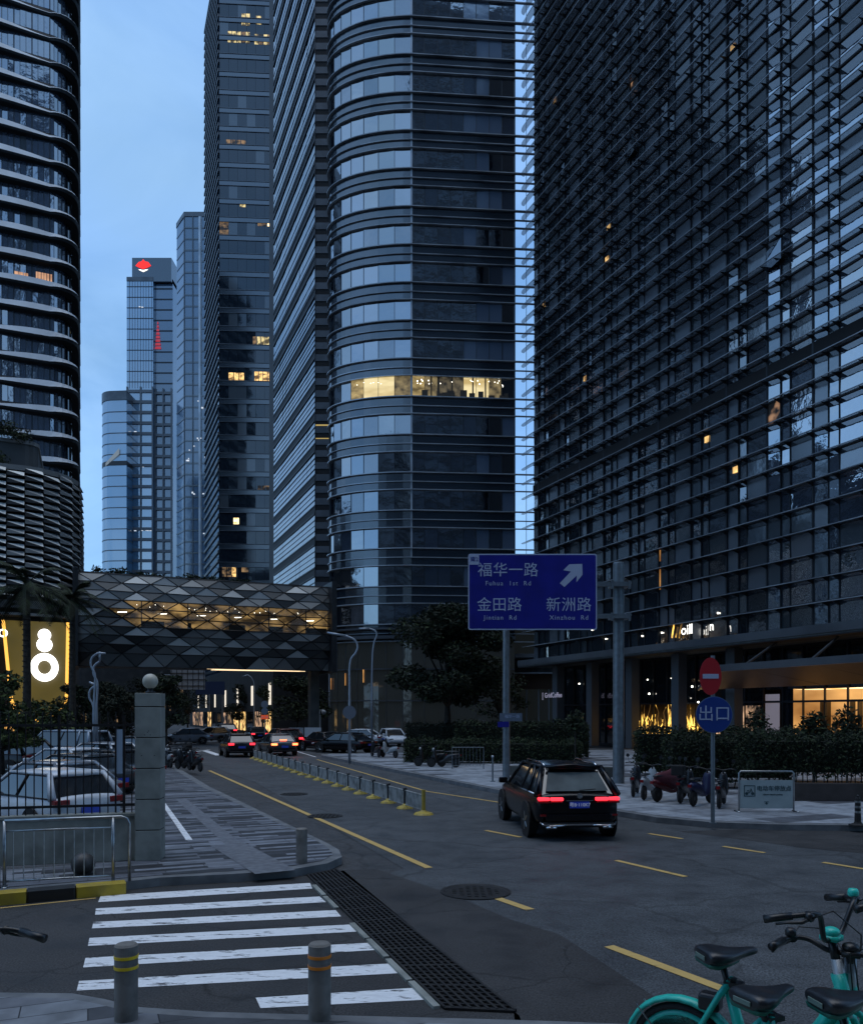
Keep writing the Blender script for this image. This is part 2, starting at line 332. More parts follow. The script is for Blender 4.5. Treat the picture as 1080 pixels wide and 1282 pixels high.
# ================================================================== louvred tower on the right
def tower_L():
    rt = S_root('office_tower', 'dark glass office tower wrapped in rows of horizontal louvres, filling the right side', 'office building', 9.33, 72.87)
    rr = random.Random(3)
    L0, L1 = 0, -62
    Z0 = 7.6; P = 1.37; FL = 3*P
    ys = [-.9 - 3.3*i for i in range(0, 19)]; ys = [0] + ys
    b = MB(); b.box(.5, 38, L1, -.3, 7.9, 88); b.box(5.2, 37.5, L1+.5, -.4, 0, 7.9); b.build('wall', M['body'], rt)
    # glass bands, one per storey; panes slightly out of true so the reflections break up
    k = 0; z = Z0
    while z < 86:
        g = MB(); lit = []
        for i in range(len(ys)-1):
            ya, yb = ys[i], ys[i+1]
            sub = [ya, ya-1.0, ya-1.66, yb] if i else [ya, yb]
            for j in range(len(sub)-1):
                for q in range(3):
                    t1 = rr.gauss(0, .012); t2 = rr.gauss(0, .009)
                    if i in (9,10) and j == 0: t1 += .06; r0 = 0
                    if i in (10,11) and j == 1: t1 += .03
                    za, zb = z+q*P+.02, z+(q+1)*P-.02
                    a0, a1 = sub[j], sub[j+1]
                    x = 0.02
                    r_ = rr.random()
                    mi = 5 if (i >= 9 and r_ > .35) else 1 if r_ < .0015 else (2 if r_ < .03 else (3 if r_ < .30 else (4 if r_ < .45 else 0)))
                    g.quad((x-t1-t2, a0-.02, za), (x+t1-t2, a1+.02, za), (x+t1+t2, a1+.02, zb), (x-t1+t2, a0-.02, zb), mi)
        if z > 21 and z < 23: pass
        g.build('window_band', [M['gl_L'], M['warm_small'], M['gl_blind'], M['gl_L2'], M['gl_L3'], M['gl_L4']], rt)
        z += FL; k += 1
    # mullions
    mb = MB()
    for i, y in enumerate(ys[1:]):
        mb.box(-.10, .03, y-.06, y+.06, Z0, 86)
        mb.box(-.03, .03, y-1.66-.03, y-1.66+.03, Z0, 86)
        mb.box(-.08,.03,y-1.0-.02,y-1.0+.02,Z0,86)
    mb.build('mullions', M['mullion'], rt)
    # louvres with rounded far ends
    lv = MB(); br = MB(); z = Z0 + P; n = 0
    while z < 86:
        band = abs(z-22.4) < .7
        d = .62
        ring = [(-.05, L1), (-d, L1), (-d, .9)] + [(-d+ .5*(1-math.cos(a)), .9+.8*math.sin(a)) for a in [PI*.12*i for i in range(1,5)]] + [(-.05, 1.75)]
        # blade slopes down slightly to its outer edge
        vs = [(x, y, z - .10*(-x/d)) for x, y in ring]; vt = [(x, y, zz+.05) for x, y, zz in vs]
        m_ = len(ring)
        lv.add(vs+vt, [tuple(range(m_-1,-1,-1)), tuple(range(m_, 2*m_))] + [(i,(i+1)%m_, m_+(i+1)%m_, m_+i) for i in range(m_)], 0)
        lv.box(-d-.03, -d+.012, L1, .22, z-.12, z-.075, 1)
        lv.box(-.06, .01, L1, 0, z-.05, z+.07, 2)
        if band:
            lv.box(-.09, .015, L1, 0, z-.02, z+.9, 3)
        for y in ys[1:]:
            for yy in (y, y-1.66, y-1.0):
                if yy < L1: continue
                br.add([(-.02,yy-.012,z-.02),(-d,yy-.012,z-.12),(-.02,yy-.012,z-.34),(-.02,yy+.012,z-.02),(-d,yy+.012,z-.12),(-.02,yy+.012,z-.34)],
                       [(0,1,2),(5,4,3),(0,3,4,1),(1,4,5,2)], 0)
        z += P; n += 1
    lv.build('louvres', [M['louvre'], M['fin_mid'], M['fin_dark'], M['black']], rt)
    br.build('louvre_brackets', M['fin_dark'], rt)
    # a few opened casement windows
    for (y, z0) in ((-20.2, 52.5), (-13.6, 44.3), (-27.2, 29.2), (-16.9, 57.9), (-10.3,33.3)):
        c = MB(); c.quad((-.08,y,z0),(-.45,y-1.5,z0),(-.45,y-1.5,z0+1.2),(-.08,y,z0+1.2)); c.build('open_casement', M['gl_L'], rt)
    # slab edge over the ground floor
    s = MB(); s.box(-1.3, 2.4, L1, .6, 7.0, 7.55, 0); s.box(-1.36, -1.3, L1, .62, 7.1, 7.5, 1); s.box(-1.34,-1.28,L1,.62,7.5,7.58,1)
    s.box(-1.3,-.1,L1,.6,6.93,7.0,2); s.build('slab_edge', [M['concrete_dark'], M['fin'], M['soffit']], rt)
    s = MB(); s.box(2.4, 38, L1, 0.2, 6.9, 7.4); s.build('soffit', M['soffit'], rt)
    # far end wall
    for i in range(0, 12):
        y = -3.2 - i*5.2
        if -40 < y < -25: continue
        c = MB(); c.box(.2, .95, y-.38, y+.38, 0.1, 6.95); c.build('column', M['col_grey'], rt, bevel=.03)
    # ground floor glazing at x=2.5
    g = MB()
    for y0, y1, mi in ((0.2,-9.5,0),(-9.5,-10.9,0),(-20.2,-24.6,0),(-26.0,-26.9,0),(-36.2,L1,0)):
        g.quad((2.5,y0,0),(2.5,y1,0),(2.5,y1,6.9),(2.5,y0,6.9),mi)
    g.quad((2.5,-10.9,3.5),(2.5,-20.2,3.5),(2.5,-20.2,6.9),(2.5,-10.9,6.9)); g.quad((2.5,-26.9,4.3),(2.5,-36.2,4.3),(2.5,-36.2,6.9),(2.5,-26.9,6.9))
    g.quad((2.5,-24.6,4.3),(2.5,-26.0,4.3),(2.5,-26.0,6.9),(2.5,-24.6,6.9))
    g.build('shopfront_glass', M['gl_dark'], rt)
    g = MB()
    for y in [0.2-1.55*i for i in range(40)]: g.box(2.38,2.5,y-.04,y+.04,0,6.9)
    g.box(2.36,2.5,L1,.2,3.45,3.58); g.box(2.36,2.5,L1,.2,0,.3)
    g.build('shopfront_frame', M['mullion'], rt)
    # gold decorated shop
    s = MB(); s.quad((3.6,-10.9,0),(3.6,-20.2,0),(3.6,-20.2,3.5),(3.6,-10.9,3.5)); s.box(2.5,3.6,-10.9,-10.8,0,3.5,1); s.box(2.5,3.6,-20.2,-20.1,0,3.5,1)
    s.build('shop_interior', [M['dim_brown'], M['body']], rt)
    s = MB()
    for i in range(90):
        y = -11.2 - rr.random()*8.6; h = 1.2+rr.random()*1.9
        pts = [(2.9+rr.random()*.4, y+.12*math.sin(t*2+i), .7+t*h*.25) for t in range(5)]
        s.tube(pts, [.05,.045,.05,.03,.01], 5)
    s.build('gold_decoration', M['gold_em'], rt)
    # lit boutique with shelves
    s = MB(); s.quad((4.4,-26.9,0),(4.4,-36.2,0),(4.4,-36.2,4.3),(4.4,-26.9,4.3),0)
    s.quad((2.5,-26.9,0),(4.4,-26.9,0),(4.4,-26.9,4.3),(2.5,-26.9,4.3),0); s.quad((2.5,-26.9,4.25),(4.4,-26.9,4.25),(4.4,-36.2,4.25),(2.5,-36.2,4.25),1)
    s.build('boutique_interior', [M['shop_em'], M['warm_bright']], rt)
    s = MB()
    for y in (-27.6,-28.0,-29.7,-30.2,-31.9,-33.8): s.box(4.0,4.35,y-.05,y+.05,.1,3.6,0)
    for z_ in (1.2,1.9,2.6): s.box(4.0,4.35,-31.5,-28.2,z_,z_+.05,0)
    for i in range(24):
        y=-28.3-rr.random()*7; z_=rr.choice((1.25,1.95,.4)); s.box(4.0,4.25,y,y+.2+rr.random()*.2,z_,z_+.2+rr.random()*.25,rr.choice((0,1)))
    s.build('shelving', [M['dim_brown'], M['brown']], rt)
    # wall lamp and pale banner
    s = MB(); s.quad((2.44,-24.75,.2),(2.44,-25.9,.2),(2.44,-25.9,4.0),(2.44,-24.75,4.0)); s.build('banner', M['banner'], rt)
    s = MB(); s.lathe([(.3,0),(.3,.04),(.2,.05),(.2,.09)], (2.3,-25.4,5.35), 16, 0, 'x'); s.build('wall_lamp', M['lamp_gold'], rt)
    s = MB(); s.quad((2.44,-20.4,0.2),(2.44,-24.3,0.2),(2.44,-24.3,3.3),(2.44,-20.4,3.3)); s.build('shop_display', M['display_em'], rt)
    # entrance canopy
    c = MB()
    c.add([(-5,-28.5,5.3),(-5,L1,5.3),(0,L1,4.35),(0,-21.5,4.35),(-5,-28.5,5.36),(-5,L1,5.36),(0,L1,4.41),(0,-21.5,4.41)],
          [(3,2,1,0),(4,5,6,7),(0,1,5,4),(3,0,4,7)], 0)
    co = c.build('canopy', M['brown'], rt)
    c = MB(); c.add([(-5.05,-28.4,5.12),(-5.05,L1,5.12),(-5.05,L1,5.5),(-5.05,-28.4,5.5),(-4.9,-28.4,5.12),(-4.9,L1,5.12),(-4.9,L1,5.5),(-4.9,-28.4,5.5)],[(0,1,2,3),(7,6,5,4),(3,2,6,7),(0,4,5,1),(0,3,7,4)],0)
    c.add([(-5,-28.5,5.2),(0,-21.5,4.3),(0,-21.5,4.5),(-5,-28.5,5.5),(-5,-28.3,5.2),(0,-21.3,4.3),(0,-21.3,4.5),(-5,-28.3,5.5)],[(0,1,2,3),(7,6,5,4),(3,2,6,7),(0,4,5,1)],0)
    c.build('canopy_fascia', M['fin'], co)
    for y in (-30.2,-34.5,-38.8):
        c = MB(); c.tube([(-4.6,y,5.45),(-.1,y+2.2,6.95)], .07, 8); c.build('strut', M['fin'], co)
        c = MB(); c.tube([(-4.5,y,5.25),(-.2,y-1.0,4.42)], .05, 6); c.build('strut', M['dim_brown'], co)
    # lit letters behind the first-floor glass, and a low shop sign
    t = text('oill', .95, M['white_em'], rt, (-.72,-21.1,8.35), 'lit_lettering', -PI/2); 
    t = text('n', .85, M['white_em'], rt, (-.72,-23.4,8.35), 'lit_lettering', -PI/2)
    s = MB()
    for y,h in ((-19.1,.9),(-19.5,.7),(-19.9,.9)): s.tube([(-.30,y,8.0),(-.3,y-.22,8.0+h)], .05, 5)
    s.build('gold_strip', M['gold_em'], rt)
    t = text('▯GridCoffee', .62, M['sign_glow'], rt, (-.2,-3.3,4.35), 'sign_lettering', -PI/2)
    for i in range(16):
        s = MB(); y=-4-rr.random()*20; z_=rr.choice((3.5,4.2,5.0,8.3,9.2))+rr.random()*.5; s.ball((2.2 if z_<7 else -.05,y,z_),.045+.03*rr.random(),8); s.build('spot_light', M['dot'], rt)
    # lit slots on the facade
    for (y,z0,h,w,mm) in ((-12.9,11.0,1.5,.35,'cool'),(-12.9,12.6,.5,.35,'cool'),(-17.3,11.6,1.6,.25,'shop_em'),(-17.3,13.6,.9,.25,'shop_em'),(-5.6,12.2,.25,.9,'warm_bright')):
        s = MB(); s.quad((-.015,y,z0),(-.015,y-w,z0),(-.015,y-w,z0+h),(-.015,y,z0+h)); s.build('lit_window', M[mm], rt)
    for (y,z0) in ((-24.3,44.6),(-3.4,56.0),(-11.2,40.6),(-11.0,38.2),(-8,30),(-22,20.6),(-24.5,17.9),(-1.6,39),(-19.0,58.3)):
        s = MB(); s.quad((-.04,y,z0),(-.04,y-.42,z0),(-.04,y-.42,z0+.4),(-.04,y,z0+.4)); s.build('lit_window', M['warm'], rt)
M['warm_small'] = emis('warm_small', (1.0,.55,.30), .35, (.9,.9,.9), (.01,.01,.01), .5, .62)
M['gl_blind'] = mat('glass_with_blind', (.05,.06,.07), .12, ior=2.0)
M['louvre'] = mat('glass_louvre', (.24,.27,.31), .25, ior=1.8, alpha=.42, noise=(.5,(.12,.145,.18),.4,.65))
M['col_grey'] = mat('column_grey', (.075,.085,.095), .45)
M['dim_brown'] = mat('dim_brown', (.05,.035,.022), .6)
M['banner'] = mat('pale_banner', (.5,.45,.48), .6, emit=(.5,.40,.42), es=.22)
M['lamp_gold'] = mat('lamp_gold', (.4,.3,.1), .4, emit=(.7,.5,.15), es=.3)
M['display_em'] = emis('display_light', (1.0,.6,.35), .9, (1.2,1.2,.8), (.02,.015,.012), .45, .62)
M['sign_glow'] = emis('sign_glow', (.55,.55,.8), .5)

# ================================================================== curved glass tower in the centre
def tower_D():
    rt = thing('glass_tower', 'curved glass tower with a rounded left corner and one brightly lit storey', 'office building', (-2.2, 88, 0))
    rr = random.Random(5)
    a, b_ = 9.6, 4.7
    path = []; nrm = []
    NA = 16
    path.append((-a, 26)); nrm.append((-1,0)); path.append((-a, b_+3)); nrm.append((-1,0))
    for i in range(NA+1):
        t = PI/2*i/NA
        path.append((-a*math.cos(t), b_-b_*math.sin(t)))
        nx, ny = -math.cos(t)/a, -math.sin(t)/b_; l = math.hypot(nx,ny); nrm.append((nx/l, ny/l))
    fl = 11.45; nf = 8
    for i in range(1, nf+1): path.append((fl*i/nf, .078*fl*i/nf)); nrm.append((.078,-.997))
    def off(d): return [(p[0]+n[0]*d, p[1]+n[1]*d) for p, n in zip(path, nrm)]
    def strip(mb, d0, d1, z0, z1, m=0, ext=0):
        A, B = off(d0), off(d1)
        if ext:
            A = A+[(fl+ext, .078*(fl+ext)-d0)]; B = B+[(fl+ext, .078*(fl+ext)-d1)]
        n = len(A)
        for i in range(n-1):
            mb.add([(*A[i],z0),(*A[i+1],z0),(*A[i+1],z1),(*A[i],z1),(*B[i],z0),(*B[i+1],z0),(*B[i+1],z1),(*B[i],z1)],
                   [(4,5,6,7),(7,6,2,3),(0,1,5,4)], m)
        mb.add([(*A[-1],z0),(*B[-1],z0),(*B[-1],z1),(*A[-1],z1)], [(0,1,2,3)], m)
    core = [(p[0]*.97-n[0]*.3+.2, p[1]-n[1]*.4+.25) for p, n in zip(path, nrm)] + [(fl-.2, 26)]
    b = MB(); b.prism(core, 12, 96); b.build('wall', M['body'], rt)
    zt = [75.3-4.18*k for k in range(-5, 16)]
    for k, z in zip(range(-5, 16), zt):
        w = MB(); z0, z1 = z, z+2.28
        lit = (k == 9)
        i = 0
        idxs = [0,1]+list(range(2,NA+2,2))+list(range(NA+2,len(path)))
        for i, i2 in zip(idxs[:-1], idxs[1:]):
            (x0,y0),(x1,y1) = path[i], path[i2]
            e1, e2 = rr.gauss(0,.014), rr.gauss(0,.008)
            n0, n1 = nrm[i], nrm[i2]
            segs = 1
            for q in range(segs):
                f0, f1 = q/segs, (q+1)/segs
                if segs == 2: e1, e2 = rr.gauss(0,.010), rr.gauss(0,.006)
                xa, ya = x0+(x1-x0)*f0, y0+(y1-y0)*f0; xb, yb = x0+(x1-x0)*f1, y0+(y1-y0)*f1
                mi = {2:0,4:0,6:0,8:0,10:4,12:1,14:1,16:5,17:5,18:4,19:5,20:6,21:6,22:1,23:1,24:5}.get(i,0) if lit else (rr.choice((0,0,2,3,3)) if i > NA+5 else rr.choice((0,0,0,0,0,2)))
                if k == -6: mi = 0
                w.quad((xa-n0[0]*e1,ya-n0[1]*e1-e2,z0),(xb+n1[0]*e1,yb+n1[1]*e1-e2,z0),(xb+n1[0]*e1,yb+n1[1]*e1+e2,z1),(xa-n0[0]*e1,ya-n0[1]*e1+e2,z1), mi)
        wb = w.build('window_band', [M['gl_D'], M['office_a'], M['gl_D2'], M['gl_D3'], M['office_b'], M['office_c'], M['office_d']], rt)
        if lit:
            d = MB()
            for i in range(26):
                p = rr.random()*10.5; d.ball((p, .078*p-.03+0, z0+1.35+rr.random()*.75), .035+.03*rr.random(), 6)
            for i in range(8):
                j = 11+i//2; pp=path[j]; d.ball((pp[0]+.3*(i%2), pp[1]-.03, z0+1.5+rr.random()*.5), .04, 6)
            d.build('ceiling_spots', M['dot'], wb)
            for i in range(14):
                p = .4+rr.random()*10; h=.35+rr.random()*.5; d = MB(); d.box(p, p+.3+rr.random()*.5, .078*p-.05, .078*p-.03, z0+.05, z0+.05+h); d.build('desk', M['dim_brown'], wb)
            for p in (2.1,2.9,4.4,6.7,8.1,9.9): d = MB(); d.box(p, p+.16, .078*p-.06, .078*p-.04, z0, z1); d.build('column', M['dim_brown'], wb)
        s = MB()
        strip(s, 0, .06, z-1.9, z-.06, 0)
        s.build('spandrel', M['gl_spandrel'], rt)
        f = MB()
        strip(f, 0, .34, z-.05, z+.05, 0, 2.6); strip(f, 0, .24, z-1.03, z-.95, 0, 2.6); strip(f, 0, .28, z-1.92, z-1.83, 0, 2.6)
        f.build('fin_band', M['fin_mid'] if k < 8 else M['fin_light'], rt)
    m = MB()
    for i in [1]+list(range(2,NA+2,2))+list(range(NA+2,len(path))):
        x, y = path[i]; nx, ny = nrm[i]
        m.box(x+nx*.03-.025, x+nx*.03+.025, y+ny*.03-.025, y+ny*.03+.025, 12.5, 96)
    m.build('mullions', M['mullion'], rt)
    m = MB(); x,y = path[NA+2]; m.box(x-.10, x+.10, y-.12, y, 20, 96); m.build('corner_post', M['fin_light'], rt)
    # glass wing past the right end: posts only
    m = MB(); m.box(fl+1.28, fl+1.33, .9, .95, 14, 96); m.box(fl-.06, fl+.06, .7, .95, 12, 96); m.build('wing_posts', M['mullion'], rt)
    # lobby
    lo = MB(); strip(lo, -.15, -.05, 0, 11.0, 0); lo.build('lobby_glass', M['lobby'], rt)
    lo = MB(); strip(lo, -.05, .10, 4.1, 4.25); strip(lo, -.05, .10, 7.6, 7.75); strip(lo, -.05, .45, 11.0, 11.35); strip(lo, -.05, .55, 12.0, 12.2); strip(lo,-.1,.0,11.3,12.4)
    for i in range(1, len(path), 2):
        x, y = path[i]; nx, ny = nrm[i]; lo.box(x-.03, x+.03, y-.05, y+.03, 0, 11)
    lo.build('lobby_frame', M['fin'], rt)
    s = MB()
    for i in (5,9,12): 
        x, y = path[i]; nx, ny = nrm[i]; s.tube([(x+nx*.1,y+ny*.1,5.0+i*.1),(x+nx*.1,y+ny*.1,6.2+i*.12)], .05, 6)
    s.build('lobby_lights', M['shop_em'], rt)
M['office_a'] = emis('office_cream', (1.0,.83,.45), .95, (.25,.25,.8), (.62,.45,.18), .35, .6)
M['office_b'] = emis('office_amber', (.85,.62,.25), .6, (.8,.8,1.6), (.20,.14,.05), .35, .62)
M['office_c'] = emis('office_dim', (.55,.42,.2), .5, (1.2,1.2,1.4), (.09,.07,.04), .35, .65)
M['office_d'] = emis('office_dark', (.30,.24,.14), .5, (1.2,1.2,1.4), (.04,.035,.025), .4, .65)
M['lobby'] = mat('lobby_glass', (.035,.04,.04), .06, ior=1.8, emit=(.16,.19,.19), es=.03, bump=(.3,.05,1))

# ================================================================== tower with slanted looking louvres (left of the curved tower)
def tower_C():
    rt = S_root('office_block', 'mirror glass block with a striped end wall, left of the curved tower', 'office building', -15.15, 104)
    b = MB(); b.box(.3, 1.9, .02, 30, 0, 132); b.build('wall', M['body'], rt)
    for k in range(32):
        z = 1.5+4.05*k
        g = MB(); rr = random.Random(k)
        for i in range(12):
            t = rr.gauss(0,.008); t2 = rr.gauss(0,.006)
            g.quad((.0-t, 2.1*i+.01, z), (.0+t, 2.1*i+2.09, z), (.0+t+t2, 2.1*i+2.09, z+2.9), (-t+t2, 2.1*i+.01, z+2.9))
        g.build('window_band', M['gl_mirror'], rt)
        f = MB(); f.box(-.05,.3,.0,25.2,z-1.15,z+(.55 if k>13 else .1),0); f.box(-.14,0,-.02,25.2,z-.10,z+.0,1); f.box(-.14,0,-.02,25.2,z-1.15,z-1.05,1); f.box(-.05,0,0,25.2,z+1.4,z+1.45,1)
        if k < 14: f.box(-.08,0,0,25.2,z+.7,z+.76,1); f.box(-.08,0,0,25.2,z+2.1,z+2.16,1)
        f.build('sunshade_band', [M['body'], M['fin_dark']], rt)
    # striped end wall faces the camera
    e = MB(); ang = -TH
    e.M = Matrix.Rotation(ang, 4, 'Z')
    for k in range(84):
        z = .3+1.56*k
        e.box(.03, 1.9, -.10, .02, z, z+.85, 0)
        e.box(.10, 1.88, -.03, .03, z+.85, z+1.56, 1)
    e.box(-.02,.07,-.16,.05,0,131,2)
    e.build('end_wall', [M['strip_grey'], M['black'], M['fin_dark']], rt)
    e = MB(); e.M = Matrix.Rotation(ang, 4, 'Z'); e.box(.1,1.8,-.16,-.1,40.2,40.36); e.box(.1,1.8,-.16,-.1,38.5,38.6); e.build('light_strip', M['orange_dim'], rt)
M['strip_grey'] = mat('strip_grey', (.075,.085,.10), .5, noise=(.6,(.05,.058,.07),.4,.6))
M['orange_dim'] = emis('orange_dim', (.9,.65,.2), .5)

# ================================================================== tall dark tower behind
def tower_E():
    rt = thing('skyscraper', 'tall dark skyscraper with a pale slatted left face and a few lit office windows', 'skyscraper', (-47.7, 180, 0))
    rr = random.Random(11)
    fx, fy = 1.0, .06; W_ = 26.0; sx, sy = -.395*23.5, .919*23.5
    def P(s, d=0): return (s*fx+d*.06, s*fy-d)
    b = MB(); b.prism([P(.1,-.3), P(W_,-.3), (W_+sx, W_*fy+sy), (sx+.3, sy)], 0, 176); b.build('wall', M['body'], rt)
    for k in range(43):
        z = 4.1*k
        g = MB()
        for i in range(13):
            s0, s1 = i*2, i*2+1.96; t = rr.gauss(0,.01)
            lit = rr.random() < .012
            a, c = P(s0, t), P(s1, -t)
            g.quad((*a, z), (*c, z), (*c, z+2.9), (*a, z+2.9), 1 if lit else (2 if rr.random()<.12 else 0))
        g.build('window_band', [M['gl_E'], M['warm_dim'], M['gl_blind']], rt)
        f = MB()
        for (z0,z1,d) in ((z-1.15,z-.02,.05),(z-.12,z+.02,.16),(z-1.2,z-1.1,.16)):
            a, c, e, h = P(-.1,d), P(W_,d), P(W_,0), P(-.1,0)
            f.add([(*a,z0),(*c,z0),(*c,z1),(*a,z1),(*h,z0),(*e,z0),(*e,z1),(*h,z1)], [(0,1,2,3),(3,2,6,7),(0,4,5,1)], 0 if d<.1 else 1)
        f.build('spandrel_band', [M['gl_spandrel'], M['fin']], rt)
    s = MB(); n = 86
    for k in range(n):
        z = 2.05*k
        s.add([(-.0,0,z),(sx,sy,z),(sx,sy,z+.62),(0,0,z+.62),(-.42,-.15,z),(sx-.42,sy-.1,z),(sx-.42,sy-.1,z+.62),(-.42,-.15,z+.62)],[(4,5,6,7),(3,2,6,7),(0,1,5,4),(0,4,7,3)],0)
        s.quad((-.2,0,z+.62),(sx-.2,sy,z+.62),(sx-.2,sy,z+2.05),(-.2,0,z+2.05),1)
    s.build('slatted_face', [M['fin_dark'], M['gl_bright']], rt)
    def lit(px0, px1, y0, y1, m):
        Y = 180
        s0, s1 = (px0-CX)/F*Y+47.7, (px1-CX)/F*Y+47.7; z0, z1 = EYE+(HZ-y1)/F*Y, EYE+(HZ-y0)/F*Y
        q = MB(); a, c = P(s0,.04), P(s1,.04); n = max(1,int((s1-s0)/.9))
        for i in range(n):
            a, c = P(s0+(s1-s0)*i/n,.04), P(s0+(s1-s0)*(i+.85)/n,.04); q.quad((*a,z0),(*c,z0),(*c,z1),(*a,z1), rr.choice((0,0,0,1)))
        q.build('lit_window', [M[m], M['warm_dim']], rt)
    for t in ((302,313,15,30,'office'),(320,328,17,28,'office'),(285,313,38,52,'office'),(318,341,40,53,'office'),(283,308,174,185,'warm_dim'),(322,340,271,281,'warm_bright'),
              (300,308,248,258,'office'),(316,342,420,432,'office'),(286,306,466,477,'warm'),(318,340,464,478,'warm'),(322,342,607,613,'warm_dim'),(292,300,648,656,'warm_bright'),(278,296,708,722,'warm'),(302,312,706,716,'warm_dim')): lit(*t)
M['gl_E'] = glass('glass_tall_tower', (.008,.014,.022), 1.8, .06)
M['gl_bright'] = glass('glass_bright', (.02,.04,.07), 3.2, .05)

def tower_far():
    # pointed-shoulder tower
    rt = thing('skyscraper', 'slim blue glass skyscraper with pale vertical ribs, behind the tall dark one', 'skyscraper', (-84.8, 260, 0))
    p = [(0,6),(4.4,0),(30,0),(30,25),(0,25)]
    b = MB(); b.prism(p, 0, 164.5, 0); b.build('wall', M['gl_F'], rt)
    c = MB(); c.prism([(-.2,6),(4.3,-.25),(30.1,-.25),(30.1,25),(-.2,25)], 164.5, 166, 0); c.build('roof', M['fin'], rt)
    r = MB()
    for x in (4.4,7.2,9.9,12.6,15.4): r.box(x-.12, x+.12, -.35, -.02, 0, 164.5, 0)
    for x in (9.6,12.9,15.7): r.box(x-.5, x+.5, -.25, -.02, 0, 164.5, 1)
    r.build('ribs', [M['fin'], M['fin_light']], rt)
    f = MB()
    for k in range(45):
        z = 3.65*k; f.box(4.4, 30, -.15, -.01, z, z+.5); f.add([(0-.1,6-.1,z),(4.4-.1,-.1,z),(4.4-.1,-.1,z+.5),(0-.1,6-.1,z+.5)],[(0,1,2,3)])
    f.build('floor_bands', M['gl_spandrel'], rt)
    rr = random.Random(2); q = MB()
    for i in range(36):
        x = 5+rr.random()*11; z = rr.choice((84,88,91,100,103,60,70,73))+rr.random()*2; q = MB(); q.box(x,x+.3+rr.random()*.4,-.4,-.36,z,z+.25+.3*rr.random()); q.build('lit_window', M['cool_dim'], rt)
    # tower with the red logo
    rt = thing('skyscraper', 'blue glass skyscraper with a red logo on its crown', 'skyscraper', (-110.8, 290, 0))
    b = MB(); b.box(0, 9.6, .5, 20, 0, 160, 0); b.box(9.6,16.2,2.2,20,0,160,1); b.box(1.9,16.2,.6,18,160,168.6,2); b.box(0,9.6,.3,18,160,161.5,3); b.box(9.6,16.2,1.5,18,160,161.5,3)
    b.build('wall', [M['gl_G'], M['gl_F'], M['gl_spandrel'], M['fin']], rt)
    g = MB()
    for k in range(42):
        z = 3.85*k
        if z > 121.5: g.box(0,9.6,.42,.5,z,z+.28,0); g.box(9.6,16.2,2.1,2.2,z,z+.5,0)
        else:
            g.box(0,9.6,.1,.5,z,z+1.05,1); g.box(9.6,16.2,1.6,2.2,z,z+.95,1)
    for x in (0,4.9,9.2): g.box(x,x+.5,.05,.5,0,121.5,1)
    for x in (9.7,12.6,15.6): g.box(x,x+.5,1.5,2.2,0,121.5,1)
    for x in range(1,10): g.box(x,x+.1,.4,.5,121,160,0)
    g.build('facade_grid', [M['mullion'], M['grid_stone']], rt)
    c = MB(); c.add([(x,.45,z_) for x,z_ in ((3.2,165.6),(4.4,167.0),(5.4,167.2),(6.0,168.0),(6.7,167.2),(7.8,167.0),(8.9,165.6),(7.5,164.9),(6.0,164.4),(4.6,164.9))],[tuple(range(10))],0); c.add([(x,.42,z_) for x,z_ in ((4.2,164.3),(6.0,163.4),(7.9,164.3),(6.0,164.0))],[(0,1,2,3)],1)
    c.build('logo', [M['red_em2'], M['white_em']], rt)
    c = MB(); [c.add([(9.75+i*.11,1.95,136+i*1.3),(12.0-i*.13,1.95,136+i*1.3),(11.85-i*.13,1.95,136.9+i*1.3),(9.9+i*.11,1.95,136.9+i*1.3)],[(0,1,2,3)],0) for i in range(8)]; c.build('red_sculpture_light', M['red_dim'], rt)
    rr = random.Random(4); q = MB()
    for i in range(26):
        x = .4+rr.random()*8; z = rr.choice((69,69,69,150,92,104))+rr.random()*1.2; q = MB(); q.box(x,x+.4+rr.random()*.6,.3,.36,z,z+.3); q.build('lit_window', M['cool_dim'], rt)
    # rounded lower tower
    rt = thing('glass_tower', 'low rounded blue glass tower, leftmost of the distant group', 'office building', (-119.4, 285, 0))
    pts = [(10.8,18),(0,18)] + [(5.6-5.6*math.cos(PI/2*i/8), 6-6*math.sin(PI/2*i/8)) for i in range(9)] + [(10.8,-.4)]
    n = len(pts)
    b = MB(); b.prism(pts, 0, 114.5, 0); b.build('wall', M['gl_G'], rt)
    b = MB(); b.prism([(x*1.02-.1, y-.25) for x,y in pts], 114.5, 117.8, 0); b.build('roof', M['fin'], rt)
    f = MB()
    for k in range(30):
        z = 3.8*k; t = 1.6 if k in (24,7) else .3
        f.prism([(x*1.01-.05, y-.12) for x,y in pts], z, z+t, 1 if t>1 else 0)
    f.build('floor_bands', [M['fin'], M['fin_dark']], rt)
    q = MB(); q.add([(3.0,.3,91),(8.3,-.75,95),(8.3,-.75,97.2),(3.0,.3,92.2)],[(0,1,2,3)]); q.build('light_streak', M['cool_faint'], rt)  # glowing diagonal quad stands for a faint streak of light on the glass
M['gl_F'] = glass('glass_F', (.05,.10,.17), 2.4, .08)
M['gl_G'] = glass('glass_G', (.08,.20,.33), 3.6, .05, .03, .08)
M['grid_stone'] = mat('grid_stone', (.11,.135,.16), .6)
M['cool_dim'] = emis('cool_dim', (.75,.85,1.0), .9)
M['cool_faint'] = emis('cool_faint', (.55,.7,.85), .3)
M['red_em2'] = emis('red_logo', (1,.02,.01), 1.3)
M['red_dim'] = emis('red_dim', (.8,.06,.10), .5)

